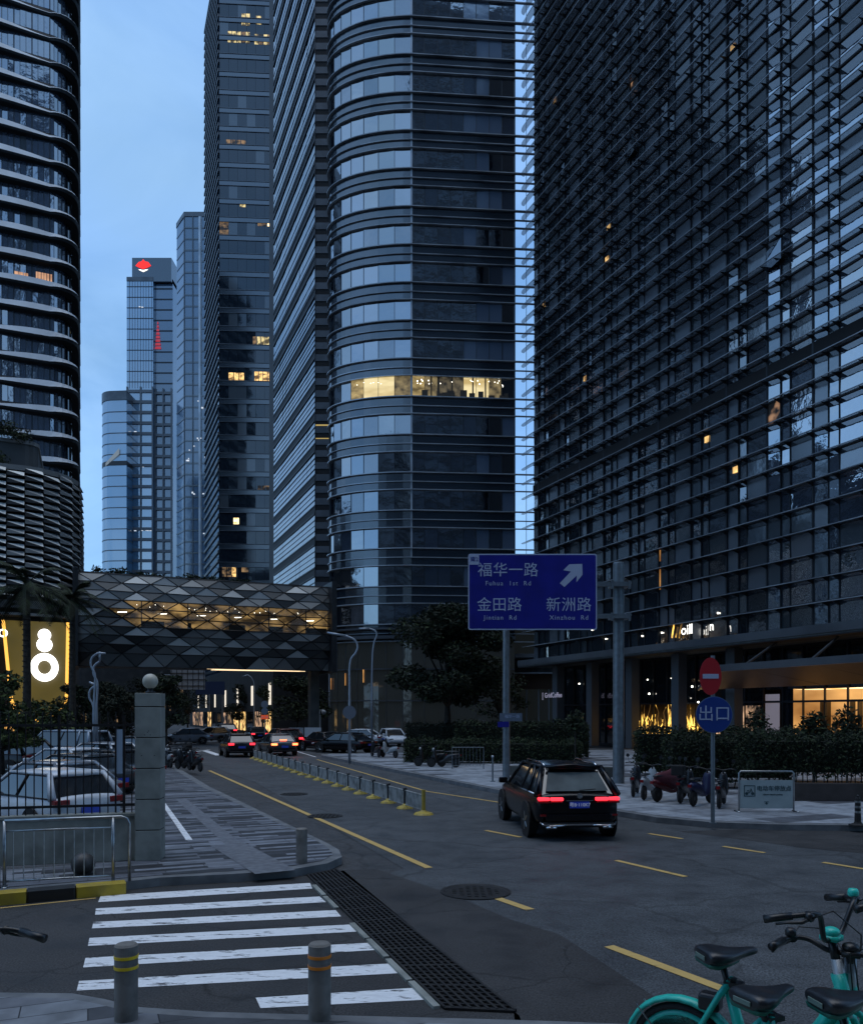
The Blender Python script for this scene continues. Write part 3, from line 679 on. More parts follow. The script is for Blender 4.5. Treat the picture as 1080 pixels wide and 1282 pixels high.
# ================================================================== residential tower with wavy balconies (left)
def tower_A():
    XC, YC = -48.7, 108.0
    rt = S_root('hotel_tower', 'tall tower with wavy pale balcony bands on the left edge', 'tower block', XC, YC)
    rr = random.Random(21)
    Wd, Rr = 24.0, 2.6
    path = []; nrm = []; ss = []
    N = 30
    for i in range(N+1):
        x = -Wd + (Wd-Rr)*i/N; path.append((x,0)); nrm.append((0,-1))
    for i in range(1,9):
        a = PI/2*i/8; path.append((-Rr+Rr*math.sin(a), Rr-Rr*math.cos(a))); nrm.append((math.sin(a),-math.cos(a)))
    for y in (Rr+3, Rr+8, Rr+14): path.append((0,y)); nrm.append((1,0))
    s = 0
    for i, p in enumerate(path):
        if i: s += math.dist(p, path[i-1])
        ss.append(s)
    core = [(p[0]-n[0]*.3, p[1]-n[1]*.3) for p,n in zip(path,nrm)] + [(-Wd, Rr+14)]
    b = MB(); b.prism(core, 18, 134); b.build('wall', M['body'], rt)
    FH = 3.33; z = 27.2; k = 0
    top = Wd-Rr
    while z < 132:
        g = MB(); g2 = MB()
        for i in range(len(path)-1):
            (x0,y0),(x1,y1) = path[i], path[i+1]; t = rr.gauss(0,.012); t2 = rr.gauss(0,.01)
            n0, n1 = nrm[i], nrm[i+1]
            mi = 0
            if i <= N and rr.random() < .03: mi = 2
            side = i >= N+4
            g.quad((x0-n0[0]*t,y0-n0[1]*t+t2,z),(x1+n1[0]*t,y1+n1[1]*t+t2,z),(x1+n1[0]*t,y1+n1[1]*t-t2,z+2.2),(x0-n0[0]*t,y0-n0[1]*t-t2,z+2.2),1 if side else mi)
        for i in range(0, len(path)-3):
            wdt = .05 if i % 3 else .14
            x, y = path[i]; nx, ny = nrm[i]; g2.box(x-wdt/2, x+wdt/2, y+ny*.06-.04, y+ny*.06+.04, z, z+2.2)
        wb = g.build('window_band', [M['gl_A'], M['gl_dark'], M['gl_blind']], rt)
        g2.build('mullions', M['mullion'], wb)
        # balcony band: lens shaped, swelling and thinning along the facade
        f = MB()
        def prof(s_):
            ph = s_*.30 + k*.22
            w = .5+.5*math.sin(ph)
            return w
        A = []
        for (p, n, s_) in zip(path, nrm, ss):
            w = prof(s_)
            corner = max(0, min(1, (s_-top)/3.5))
            w = w*(1-corner)
            out = .35+.75*w+.9*math.sin(PI*corner)*.5+ corner*.7
            zt_, zb_ = z-.02, z-1.10-.25*w
            zm = zb_+.35+.25*corner
            A.append((p, n, out, zt_, zm, zb_, w, corner))
        for i in range(len(A)-1):
            def pt(a, d, zz): return (a[0][0]+a[1][0]*d, a[0][1]+a[1][1]*d, zz)
            a, c = A[i], A[i+1]
            # inner top edge -> outer lip -> bottom
            la = a[2]; lc = c[2]
            ta, tc_ = a[3]-.12-.5*(1-a[6])*(1-a[7]), c[3]-.12-.5*(1-c[6])*(1-c[7])
            side = a[7] > .75
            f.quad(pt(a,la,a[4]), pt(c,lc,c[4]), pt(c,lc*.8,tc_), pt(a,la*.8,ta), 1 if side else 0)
            f.quad(pt(a,la*.8,ta), pt(c,lc*.8,tc_), pt(c,0,c[3]), pt(a,0,a[3]), 1)  # near-black slope above the pale band stands for a lens of shade
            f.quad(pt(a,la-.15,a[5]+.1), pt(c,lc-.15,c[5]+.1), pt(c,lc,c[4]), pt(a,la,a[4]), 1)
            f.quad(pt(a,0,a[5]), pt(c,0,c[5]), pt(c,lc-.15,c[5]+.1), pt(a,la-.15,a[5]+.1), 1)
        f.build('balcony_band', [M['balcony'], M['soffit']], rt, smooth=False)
        z += FH; k += 1
    for (px0,px1,y0,y1) in ((17,36,339,356),(45,66,340,357)):
        q = MB(); Yd = 96
        # solve on the facade plane: X = XC + x*VX, Y = YC + x*VY
        def xs(px): t=(px-CX)/F; return (t*YC-XC)/(VX-t*VY)
        xa, xb = xs(px0), xs(px1); Ya = YC+xa*VY
        z0, z1 = EYE+(HZ-y1)/F*Ya, EYE+(HZ-y0)/F*Ya
        n=3
        for i in range(n): q.quad((xa+(xb-xa)*i/n,-.09,z0),(xa+(xb-xa)*(i+.88)/n,-.09,z0),(xa+(xb-xa)*(i+.88)/n,-.09,z1),(xa+(xb-xa)*i/n,-.09,z1))
        q.build('lit_window', M['warm_pink'], rt)
M['gl_A'] = glass('glass_hotel', (.05,.07,.11), 3.6, .05, .05, .5)
M['warm_pink'] = emis('warm_pink', (1.0,.55,.32), .75, (.5,.5,1.2), (.55,.28,.15), .3, .6)

# ================================================================== podium with woven metal panels
def podium_B():
    rt = S_root('shopping_mall', 'rounded mall podium clad in woven metal panels, below the left tower', 'shopping mall', -28.1, 63.5)
    rr = random.Random(8)
    Wd, Rr = 30.0, 4.0
    def at(s, d=0):   # s=0 at far left of front, grows right, round corner, then back
        L1 = Wd-Rr; LA = Rr*PI/2
        if s <= L1: return (-Wd+s, -d), (0,-1)
        if s <= L1+LA:
            a = (s-L1)/Rr; return (-Rr+(Rr+d)*math.sin(a), Rr-(Rr+d)*math.cos(a)), (math.sin(a),-math.cos(a))
        return (d, Rr+(s-L1-LA)), (1,0)
    smax = Wd-Rr+Rr*PI/2
    ss = [i*1.25 for i in range(int(smax/1.25)+1)] + [smax+12, smax+40, smax+70]
    core = [at(s, -.4)[0] for s in ss] + [(-Wd, 70)]
    b = MB(); b.prism(core, 0, 21.6); b.build('wall', M['panelD'], rt)
    c = MB(); pp = [at(s,.15)[0] for s in ss]+[(-Wd,70)]; c.prism(pp, 21.6, 22.0); c.build('roof_edge', M['panelB'], rt)
    # set-back terrace wall
    t = MB()
    pts = [at(s,-3.0)[0] for s in ss[:-3]]+[(-3,60),(-Wd,60)]
    t.prism(pts, 22.0, 24.6, 0); t.prism([at(s,-2.9)[0] for s in ss[:-3]]+[(-2.9,60),(-Wd,60)], 24.6, 24.9, 1); t.build('terrace_wall', [M['panelA'], M['panelB']], rt)
    PZ = .56; z0 = 11.6; col = 1.25; row = 0; z = z0
    w = MB()
    while z < 21.2:
        n = int((smax+14)/col)
        for i in range(n):
            s0 = i*col; s1 = s0+col-.05
            (p0,n0),(p1,n1) = at(s0,0), at(s1,0)
            o = ((i*3+row) % 2)*.5
            zz = z + .0
            zz = z + (.5*PZ if i % 2 else 0)
            h = PZ*.66
            A = (*at(s0,.25)[0], zz); B = (*at(s1,.40)[0], zz); C_ = (*at(s1,.10)[0], zz+h); D_ = (*at(s0,.22)[0], zz+h)
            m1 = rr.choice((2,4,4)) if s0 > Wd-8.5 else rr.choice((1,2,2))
            w.tri(A, B, D_, max(0,m1-1)); w.tri(B, C_, D_, m1)  # light upper half and shaded lower half painted as separate tones
            w.quad(A, (*at(s0,.0)[0],zz), (*at(s1,.0)[0],zz), B, 3)
            w.quad(D_, C_, (*at(s1,0)[0],zz+h), (*at(s0,0)[0],zz+h), 3)
        z += PZ; row += 1
    w.build('woven_panels', [M['panelA'], M['panelB'], M['panelC'], M['panelD'], M['panelE']], rt)
    s = MB(); pp = [at(s_,.5)[0] for s_ in ss]+[(-Wd,70)]; s.prism(pp, 10.9, 11.5, 0); s.prism([at(s_,.9)[0] for s_ in ss]+[(-Wd,70)], 10.3, 10.5, 1); s.build('canopy_band', [M['panelA'], M['panelB']], rt)
    # yellow lit recess with its sign
    x0 = -7.4
    y = MB()
    poly = []
    cx_ = -2.45
    for i in range(13):
        a = PI*i/12; poly.append((cx_-.3+1.95*math.cos(a+PI)*(1.0), 4.3-2.1*math.sin(a)))
    pv = [(cx_+1.75,-.62,9.9),(cx_-2.75,-.62,9.9)] + [(x,-.62,z_) for x,z_ in poly]
    y.add([(x,yy,z_) for x,yy,z_ in pv][::-1], [tuple(range(len(pv)))], 0)
    y.box(cx_-1.5,cx_+1.2,-.6,2.5,3.5,9.9,1)
    y.build('yellow_sign_wall', [M['yellow_em'], M['dark_metal']], rt)
    o = MB(); o.tube([(cx_-2.75,-.66,9.9)]+[(x,-.66,z_) for x,z_ in poly]+[(cx_+1.75,-.66,9.9)], .13, 6); o.build('light_edge', M['orange_em'], rt)
    y = MB(); y.quad((-16,-.6,4.2),(-6.4,-.6,4.2),(-6.2,-.6,9.9),(-16,-.6,9.9)); y.build('olive_wall', M['olive_em'], rt)
    g = MB()
    def ringz(cx2, cz, ro, ri, yy, n=28, ez=1.12):
        for i in range(n):
            a0, a1 = 2*PI*i/n, 2*PI*(i+1)/n
            P0 = lambda r_, a_, y_: (cx2+r_*math.cos(a_), y_, cz+r_*ez*math.sin(a_))
            g.quad(P0(ri,a0,yy),P0(ro,a0,yy),P0(ro,a1,yy),P0(ri,a1,yy)); g.quad(P0(ro,a0,yy),P0(ro,a0,yy+.2),P0(ro,a1,yy+.2),P0(ro,a1,yy))
            if ri > 0: g.quad(P0(ri,a0,yy+.2),P0(ri,a0,yy),P0(ri,a1,yy),P0(ri,a1,yy+.2))
    ringz(cx_+.1, 6.35, .98, .48, -.95); ringz(cx_+.1, 8.1, .55, 0, -.96, 24, 1.0); ringz(cx_+.1, 8.85, .46, 0, -.97, 20, 1.0)
    g.build('lit_emblem', M['white_em'], rt)
    text('io', 1.35, M['white_em'], rt, (-5.35,-.75,9.0), 'lit_lettering')
    # arch shaped lit entrance
    a_ = MB(); n=16; c2=-3.9
    a_.add([(c2+1.5*math.cos(PI*i/n),-.62,.6+2.1*math.sin(PI*i/n)) for i in range(n+1)],[tuple(range(n,-1,-1))],0)
    a_.build('entrance_arch', M['arch_em'], rt)
    a_ = MB(); a_.tube([(c2+1.65*math.cos(PI*i/n),-.7,.6+2.25*math.sin(PI*i/n)) for i in range(n+1)], .12, 6); a_.build('arch_edge', M['orange_em'], rt)
    a_ = MB()
    for px_ in (-.45,.3): a_.box(c2+px_,c2+px_+.06,-.68,-.63,.0,2.4)
    a_.build('arch_frame', M['dim_brown'], rt)
    # shop lights down the street side of the mall
    q = MB()
    for i in range(18):
        yy = 8+i*3.2; q.quad((.52,yy,.4),(.52,yy+2.2,.4),(.52,yy+2.2,3.0),(.52,yy,3.0), 0 if rr.random()<.45 else 1)
    q.build('shop_windows', [M['warm'], M['gl_dark']], rt)
M['olive_em'] = mat('olive_wall', (.12,.11,.03), .6, emit=(.22,.20,.04), es=.18)
M['arch_em'] = emis('arch_light', (1.0,.50,.12), .9, (.8,.8,1.2), (.75,.25,.04), .35, .6)

# ================================================================== faceted footbridge
def bridge():
    rt = S_root('footbridge', 'enclosed footbridge clad in diamond facets with a warm lit glazed band', 'footbridge', -28.6, 64.5)
    rr = random.Random(14)
    Ln = 20.6; Z0, Z1 = 6.9, 14.0
    def prof(t):   # t 0 (bottom) .. 1 (top): outward depth
        return .9+1.3*math.sin(PI*(.12+.80*t))**.8
    rows = 10; cw = 2.2
    def V(r, j):
        t = r/rows; off_ = 0 if r % 2 == 0 else .5
        x = min(Ln, max(0, (j+off_)*cw))
        z = Z0+(Z1-Z0)*t - (.35 if r == 0 else 0)
        bulge = .18 if (r+j) % 2 else -.08
        return (x, -prof(t)-bulge, z)
    b = MB(); nx = int(Ln/cw)+1
    core = []
    for r in range(rows+1): core.append((-prof(r/rows)+.35, Z0+(Z1-Z0)*r/rows))
    # inner dark box
    for r in range(rows):
        if r in (4,5,6): continue
        (y0,z0),(y1,z1) = core[r], core[r+1]; b.quad((0,y0,z0),(Ln,y0,z0),(Ln,y1,z1),(0,y1,z1))
    b.box(0, Ln, -1.2, 4.5, Z0-.2, Z0+.05); b.box(0, Ln, -1.3, 4.5, Z1-.1, Z1+.1); b.box(0,Ln,4.3,4.5,Z0,Z1)
    b.build('wall', M['panelD'], rt)
    p = MB(); jl = MB()
    for r in range(rows):
        glz = r in (4,5,6)
        for j in range(-1, nx+1):
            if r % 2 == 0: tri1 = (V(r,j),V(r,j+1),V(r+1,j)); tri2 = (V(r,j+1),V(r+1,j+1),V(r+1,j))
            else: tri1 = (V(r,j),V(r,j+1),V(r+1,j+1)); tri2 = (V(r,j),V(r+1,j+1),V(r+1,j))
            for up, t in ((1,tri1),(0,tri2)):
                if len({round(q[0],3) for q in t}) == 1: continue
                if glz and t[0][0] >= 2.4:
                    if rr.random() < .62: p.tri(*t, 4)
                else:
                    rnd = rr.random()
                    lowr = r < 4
                    mi = (2 if rnd<.26 else 1 if rnd<.5 else 0) if up else (3 if rnd<.22 and lowr else 1 if rnd > .72 else 0)  # facet tones carry the light: top rows paler, lower rows darker
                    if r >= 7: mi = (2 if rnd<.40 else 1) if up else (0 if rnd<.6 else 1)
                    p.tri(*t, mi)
                for a, c in ((t[0],t[1]),(t[1],t[2]),(t[2],t[0])):
                    jl.tube([(a[0],a[1]-.02,a[2]),(c[0],c[1]-.02,c[2])], .045 if glz else .028, 4, 0, False)
    p.build('facet_panels', [M['panelA'],M['panelB'],M['panelC'],M['panelD'],M['panelG']], rt)
    jl.build('facet_joints', M['frame_line'], rt)
    g = MB(); za, zb = Z0+(Z1-Z0)*.4, Z0+(Z1-Z0)*.7
    g.quad((2.0,-1.2,za-.1),(Ln,-1.2,za-.1),(Ln,-1.2,zb+.1),(2.0,-1.2,zb+.1)); gl = g.build('glazed_band', M['bridge_em'], rt)
    s = MB()
    for i in range(26):
        x = 2.3+rr.random()*(Ln-2.6); s.ball((x,-1.25,zb-.15-.35*rr.random()), .03, 6)
    for i in range(6):
        x = 3+i*3.1; s.tube([(x,-1.25,zb-.9),(x+.7,-1.25,zb-.86)], .025, 5)
    s.build('ceiling_spots', M['dot'], gl)
    for i in range(5):
        s = MB(); x = 4.5+i*3.4+rr.random(); s.box(x,x+.08,-1.3,-1.22,za-.1,zb+.1); s.box(x+.01,x+rr.random()*2,-1.31,-1.23,za-.1,za+.6); s.build('partition', M['dim_brown'], gl)
    e = MB(); e.box(Ln-.1, Ln+.35, -2.6, 4.6, Z0-.5, Z1+.4); e.build('end_frame', M['dark_metal'], rt)
    e = MB(); e.box(-.3,.1,-2.3,4.6,Z0-.4,Z1+.2); e.build('end_frame', M['dark_metal'], rt)
    t = MB()
    for i in range(11):
        x0 = 8.8+rr.random()*2+i*.2; x1 = min(Ln-.6, x0+4+rr.random()*5); y_ = -.9+i*.32
        if x1 > x0: t.tube([(x0,y_,Z0-.27),(x1,y_,Z0-.25)], .022, 4)
    t.build('soffit_lights', M['soffit_em'], rt)
    pr = MB(); pr.box(Ln-1.2,Ln-.4,.5,1.5,0,Z0); pr.build('pier', M['concrete_dark'], rt)
M['panelG'] = mat('facet_glass', (.16,.17,.17), .3, .2, alpha=.38)
M['bridge_em'] = emis('bridge_interior', (1.0,.62,.22), .42, (.6,.6,1.3), (.07,.045,.02), .42, .66)
M['soffit_em'] = emis('soffit_line', (1.0,.72,.42), 1.6)

def misc_buildings():
    # shop row on the far side under the bridge
    rt = S_root('shop_building', 'low dark shop building with lit signs, seen under the footbridge', 'shops', -18.6, 94)
    rr = random.Random(6)
    b = MB(); b.box(0, 14, 0, 84, 0, 9.5); b.build('wall', M['matt'], rt)
    for i in range(14):
        y = 1+i*5.6; q = MB(); q.quad((-.05,y,.4),(-.05,y+4.2,.4),(-.05,y+4.2,3.0),(-.05,y,3.0)); q.build('shop_window', M[rr.choice(('warm','warm_dim','gl_dark','display_em'))], rt)
        if i % 2 == 0:
            q = MB()
            for j in range(3): q.box(-.12,-.05,y+j*.5,y+j*.5+.16,3.8,6.4)
            q.build('light_fin', M['cool2'], rt)
    rt = thing('office_block', 'low dark block closing the far end of the street', 'office building', (-150, 205, 0))
    b = MB(); b.box(0,112,0,10,0,17); b.build('wall', M['matt'], rt)
    b = MB()
    for i in range(22): b.box(40+i*3.2,41.5+i*3.2,-.1,0,.5+3*(i%3),2.2+3*(i%3)+rr.random())
    b.build('lit_windows', M['warm_dim'], rt)
    rt = thing('pavilion', 'low pale entrance pavilion between the curved tower and the louvred tower', 'pavilion', (9.4, 93, 0))
    b = MB(); b.box(0,18,0,14,0,5.6,0); b.box(-.5,18,-1.6,14,9.2,9.6,1); b.box(-.3,18,.6,14,9.6,12.8,0); b.box(-.4,18,.5,14,12.8,13.0,1); b.box(-.3,18,-.2,14,5.6,7.4,2); b.box(-.3,18,.4,14,7.4,9.2,3); b.box(-.6,18,-1.2,0,7.35,7.5,1); b.build('wall', [M['lobby'],M['fin_light'],M['brown'],M['concrete_dark']], rt)
    b = MB()
    for x in (.3,1.6,3.0,4.2,5.5): b.box(x,x+.12,-.08,0,0,5.6)
    b.build('mullions', M['fin_light'], rt)
    # unseen towers added left of and behind the viewpoint for the glass to reflect
    def refl(name, label, X, Y, w, d, h, rot, rows, m2):
        rt = thing(name, label, 'office building', (X,Y,0), rot)
        b = MB(); b.box(-w/2,w/2,-d/2,d/2,0,h); b.build('wall', M['refl_wall'], rt)
        f = MB(); n = int(h/rows)
        for k in range(n): f.box(-w/2-.3,w/2+.3,-d/2-.3,d/2+.3,k*rows,k*rows+rows*.32)
        f.build('floor_bands', M[m2], rt)
    refl('office_tower','unseen dark banded tower added left of the view for reflections', -94, 116, 34, 44, 118, TH, 4.2, 'refl_band')
    refl('office_block','unseen low dark block added beyond the car park for reflections', -100, 62, 30, 34, 46, TH, 4.0, 'refl_band')
    refl('office_tower','unseen broad dark tower added behind the viewpoint for reflections', 22, -44, 62, 30, 190, .1, 4.0, 'refl_band')
    refl('office_tower','unseen shorter dark block added behind and left of the viewpoint for reflections', -40, -46, 46, 30, 74, .2, 4.0, 'refl_band')
M['matt'] = mat('matt_dark_wall', (.014,.015,.016), .95, noise=(.6,(.03,.03,.03),.45,.7))
M['refl_wall'] = mat('reflected_wall', (.10,.125,.16), .3, noise=(.12,(.045,.055,.075),.42,.6))
M['refl_band'] = mat('reflected_band', (.03,.035,.042), .5)
M['cool2'] = emis('cool_fin', (1.0,.9,.75), 1.0)
# ================================================================== ground, road, pavements, markings
def setting():
    m = MB(); m.sheet([(-700,-400),(700,-400),(700,1500),(-700,1500)], -.012); struct(m.build('ground', M['ground']))
    def U(p, t): return (p[0]+UX*t, p[1]+UY*t)
    # street asphalt
    m = MB(); m.sheet([(-9,-2),(60,-2),(60,66),(30,66),(0,62),(-10.5,80),(-60,195),(-72,190),(-30,82),(-7.0,32),(-.5,14.4)], -.004); struct(m.build('road', M['asphalt']))
    # darker side lane and patches
    m = MB(); m.sheet([G(0,1112),G(395,1096),G(430,1090),G(650,1272),G(660,1300),(0.6,6.2),(-14,6.2)], 0); struct(m.build('side_lane', M['asphalt_dark']))
    m = MB(); m.sheet([G(425,1090),G(470,1088),G(560,1118),G(640,1152),G(700,1170),G(860,1275),(3.0,6.4),(.7,6.4),G(643,1268)], .0); struct(m.build('asphalt_patch', M['asphalt_dark']))
    m = MB(); m.sheet([G(850,1041),G(1010,1062),G(1200,1080),(40,12),(40,22),(9,19.6)], .0); struct(m.build('side_road', M['asphalt_dark']))
    # raised plaza at the left: kerb and paving
    def arc(c, r, a0, a1, n=8): return [(c[0]+r*math.cos(a0+(a1-a0)*i/n), c[1]+r*math.sin(a0+(a1-a0)*i/n)) for i in range(n+1)]
    front = [G(157,1104,.14), G(200,1099,.14), G(300,1094,.14), G(370,1088,.14), G(410,1081,.14), G(428,1073,.14), G(424,1064,.14), G(410,1056,.14)]
    kl = [G(300,1003,.14), G(262,985,.14)]
    end = (kl[-1][0]-.43*62, kl[-1][1]+62)
    poly = [(-30,2.0)] if False else []
    plz = front + kl + [end, (end[0]-9, end[1]-3.9), (-5.9-.43*40, 54), (-5.9,15.0), (-5.6,14.2), (-12.5,11.6), (-11.6,9.6)]
    m = MB(); m.prism(plz, 0, .14, 0, 0); struct(m.build('kerb', M['kerbstone']))
    cx_ = sum(p[0] for p in plz)/len(plz)
    inner = [G(150,1100,.145), G(200,1096,.145), G(300,1090,.145), G(368,1084,.145), G(402,1078,.145), G(417,1070,.145), G(411,1062,.145), G(398,1054,.145), G(290,1003,.145), G(252,985,.145)]
    inner += [(end[0]-.35, end[1]-.1), (end[0]-8.5, end[1]-3.8), (-5.8-.43*40, 54), (-5.85,15.0), (-5.6,14.25),(-12.2,11.5),(-11.5,9.9)]
    m = MB(); m.sheet(inner, .146); struct(m.build('plaza_paving', M['plaza']))
    # tactile strip + pale line
    def strip(mb, a, b, w, z, mm=0):
        dx, dy = b[0]-a[0], b[1]-a[1]; l = math.hypot(dx,dy); nx, ny = -dy/l*w/2, dx/l*w/2
        mb.sheet([(a[0]+nx,a[1]+ny),(a[0]-nx,a[1]-ny),(b[0]-nx,b[1]-ny),(b[0]+nx,b[1]+ny)], z, mm)
    t = MB(); a_, b_ = G(226,1000,.15), G(296,1060,.15); strip(t, a_, b_, .32, .151); strip(t, G(285,1057,.15), G(345,1092,.15), .7, .1515); struct(t.build('tactile_paving', M['tactile']))
    t = MB(); strip(t, G(200,1000,.15), G(237,1052,.15), .13, .1525); struct(t.build('white_line', M['white_paint']))
    # near pavement and the raised terrace the photographer stands on
    near = [(-9,8.0)]+[G(x,y,.14) for x,y in ((0,1243),(90,1244),(130,1251),(170,1261),(260,1267),(400,1271),(600,1276),(700,1279),(820,1284))]+[(4.5,6.3),(9,5.6),(9,3.6),(-9,3.6)]
    m = MB(); m.prism(near, 0, .14); struct(m.build('kerb', M['kerbstone']))
    m = MB(); m.sheet([(-8.8,7.9)]+[(x,y-.14) for x,y in near[1:-4]]+[(4.4,6.2),(8.9,5.5),(8.9,3.7),(-8.9,3.7)], .146); struct(m.build('pavement', M['paving']))
    m = MB(); m.box(-9,9,-8,4.15,-.01,.88); m.box(-9,9,4.15,4.5,-.01,.51); struct(m.build('terrace', M['concrete']))
    # right-hand pavement
    rp = [(-7.1,51.5),(-7.0,50.6),(2.4,27.45),(5.1,21.6),(5.75,20.4),(6.8,19.5),(8.2,19.1),(10.3,18.9),(16,18.6),(40,17.0),(60,17),(60,60),(40,60),(11,58),(0,55),(-6.5,52.4)]
    m = MB(); m.prism(rp, 0, .14); struct(m.build('kerb', M['kerbstone']))
    rpi = [(-6.6,51.3),(-6.6,50.8),(2.62,27.6),(5.3,21.8),(5.95,20.65),(6.95,19.75),(8.25,19.4),(10.35,19.2),(16,18.9),(40,17.3),(59,17.3),(59,59),(40,59),(11,57),(0.2,54.2),(-6,52)]
    m = MB(); m.sheet(rpi, .146); struct(m.build('pavement', M['paving_right']))
    # zebra
    z = MB()
    for L_, R_ in (((126,1122,123,1130),(388,1106,391,1113)),((120,1138,119,1146),(400,1123,408,1130)),((117,1155,115,1163),(420,1140,427,1148)),((112,1175,110,1185),(440,1158,448,1167)),
                   ((107,1200,104,1212),(463,1181,472,1190)),((99,1229,96,1241),(490,1207,503,1219)),((320,1250,326,1263),(528,1237,542,1252))):
        z.sheet([G(L_[0],L_[1]),G(L_[2],L_[3]),G(R_[2],R_[3]),G(R_[0],R_[1])], .004)
    struct(z.build('zebra_crossing', M['white_paint']))
    # yellow lines
    y = MB()
    for a,b,w in (((537,1087),(262,965),.15),((771,1077.5),(858,1098),.12),((905,1060),(957,1068),.12),((1030,1080),(1110,1093),.12),((812,1044),(854,1050.5),.12),((608,1040),(652,1048.5),.12),
                  ((617,1123),(664,1139.5),.15),((762,1185),(911,1241),.15)):
        strip(y, G(*a), G(*b), w, .004)
    strip(y, G(534,991), G(672,1012), .12, .004); strip(y, (-6.9,48.2), G(534,991), .12, .004)
    struct(y.build('yellow_road_line', M['yellow_paint']))
    w = MB(); strip(w, G(256,940), G(275,946), .5, .004); strip(w, G(362,938), G(395,948), .12, .004); strip(w, G(200,947), G(262,939), .3, .004); struct(w.build('white_road_line', M['white_paint']))
    y = MB(); strip(y, G(0,1137.5), G(120,1125), .05, .005); struct(y.build('yellow_kerb_line', M['yellow_paint']))

def street_things():
    rr = random.Random(31)
    # manholes
    for (px,py,r,lab) in ((595,1117,.50,'large round manhole cover at the end of the solid yellow line'),(407,1022,.42,'manhole cover between the solid yellow line and the barrier'),(368,994.5,.42,'small far manhole cover beside the barrier')):
        x, y = G(px,py); m = MB(); m.lathe([(r+.05,0),(r+.05,.012),(r,.013),(r-.02,.006),(.001,.009)], (x,y,.001), 36, 0)
        for i in range(-3,4):
            for j in range(-3,4):
                if i*i+j*j < 11: m.box(x+i*.11-.03,x+i*.11+.03,y+j*.11-.03,y+j*.11+.03,.008,.016)
        o = m.build('manhole_cover', M['iron']); tag(o, lab, 'manhole cover', 'manhole covers in the road')
    # drain grating
    a0, a1 = Vector(G(385,1097)), Vector(G(421,1090)); b0, b1 = Vector(G(556,1264)), Vector(G(645,1268))
    rt = thing('drain_grating', 'long black iron drain grating running beside the zebra crossing', 'drain grating', (0,0,0))
    m = MB(); m.sheet([tuple(a0),tuple(b0),tuple(b1),tuple(a1)], .004); m.build('gutter', M['black'], rt)
    m = MB(); NS = 8
    def qq(s,t): p = a0.lerp(b0,t).lerp(a1.lerp(b1,t),s); return p
    def bar(p,q,w,z0,z1,mb):
        d = (q-p).normalized(); n = Vector((-d.y,d.x))*w/2
        mb.add([(p.x+n.x,p.y+n.y,z0),(p.x-n.x,p.y-n.y,z0),(q.x-n.x,q.y-n.y,z0),(q.x+n.x,q.y+n.y,z0),(p.x+n.x,p.y+n.y,z1),(p.x-n.x,p.y-n.y,z1),(q.x-n.x,q.y-n.y,z1),(q.x+n.x,q.y+n.y,z1)],
               [(4,5,6,7),(0,1,5,4),(1,2,6,5),(2,3,7,6),(3,0,4,7)])
    for i in range(NS+1): bar(qq(i/NS,0), qq(i/NS,1), .028, .005, .03, m)
    n = 60
    for j in range(n+1): bar(qq(0,j/n), qq(1,j/n), .02 if j%6 else .05, .005, .026, m)
    m.build('bars', M['iron'], rt)
    for j in range(8):
        m = MB(); p, q = a0.lerp(b0,j/8+.005), a0.lerp(b0,(j+1)/8-.005); off_ = Vector((-.06,-.03))
        if j in (0,3): continue
        bar(p+off_, q+off_, .07, 0, .025+.006*(j%2), m); m.build('edge_stone', M['concrete'], rt)
    # bollards with reflective bands
    def bollard(px,py,z,h,r,label,bandm):
        x,y = G(px,py,z); t = thing('bollard', label, 'bollard', (x,y,z), rr.random(), 'stone bollards')
        m = MB(); m.lathe([(r,0),(r,h-.015),(r-.015,h),(.001,h)], (0,0,0), 32); m.build('post', M['bollard'], t, smooth=False)
        if bandm:
            for zz in (h*.70,h*.835):
                m = MB(); m.lathe([(r,zz-.013),(r+.004,zz-.013),(r+.004,zz+.013),(r,zz+.013)], (0,0,0), 32); m.build('reflective_band', M[bandm], t)
        return t
    bollard(158,1277,.14,.66,.098,'concrete bollard with two yellow bands, left of the pair in front','band_yellow')
    bollard(400,1276,.14,.66,.098,'concrete bollard with two orange bands, in front of the zebra crossing','band_orange')
    bollard(377.5,1081,.14,.62,.10,'plain grey bollard on the paved corner beyond the zebra crossing',None)
    # gate pillar with globe
    x,y = -5.12,14.55
    t = thing('gate_pillar', 'square stone gate pillar topped by a pale globe lamp', 'pillar', (x,y,.14), .12)
    m = MB(); s=.22
    for i in range(5): m.box(-s,s,-s,s,i*.555+.008,(i+1)*.555-.008); m.box(-s+.015,s-.015,-s+.015,s-.015,i*.555-.01,i*.555+.01,1)
    m.box(-s+.015,s-.015,-s+.015,s-.015,2.76,2.80,1); m.box(-s-.0,s+.0,-s,s,2.785,3.02)
    for (q,z_) in ((.0,2.62),(-.05,2.57),(.05,2.57),(-.1,2.2),(.12,2.2),(.02,2.64)): m.box(q-.01,q+.01,-s-.004,-s+.01,z_-.01-.3,z_+.008-.3,1)
    m.build('shaft', [M['pillar'], M['black']], t, bevel=.008)
    m = MB(); m.lathe([(.09,3.02),(.09,3.05),(.05,3.07),(.05,3.12)], (0,0,0), 16); m.build('lamp_base', M['dark_metal'], t, smooth=True)
    m = MB(); m.ball((0,0,3.24), .138, 28); m.build('lamp_globe', M['globe'], t, smooth=True)
    # low wall with black iron fence on it, running left from the pillar
    t = thing('boundary_fence', 'black iron bar fence on a low concrete wall, left of the gate pillar', 'fence', (-5.35,14.5,.14), .26)
    m = MB(); m.box(-9,0,-.09,.09,0,.80); m.box(-9.02,0,-.12,.12,.80,.86); m.build('low_wall', M['concrete'], t, bevel=.01)
    m = MB()
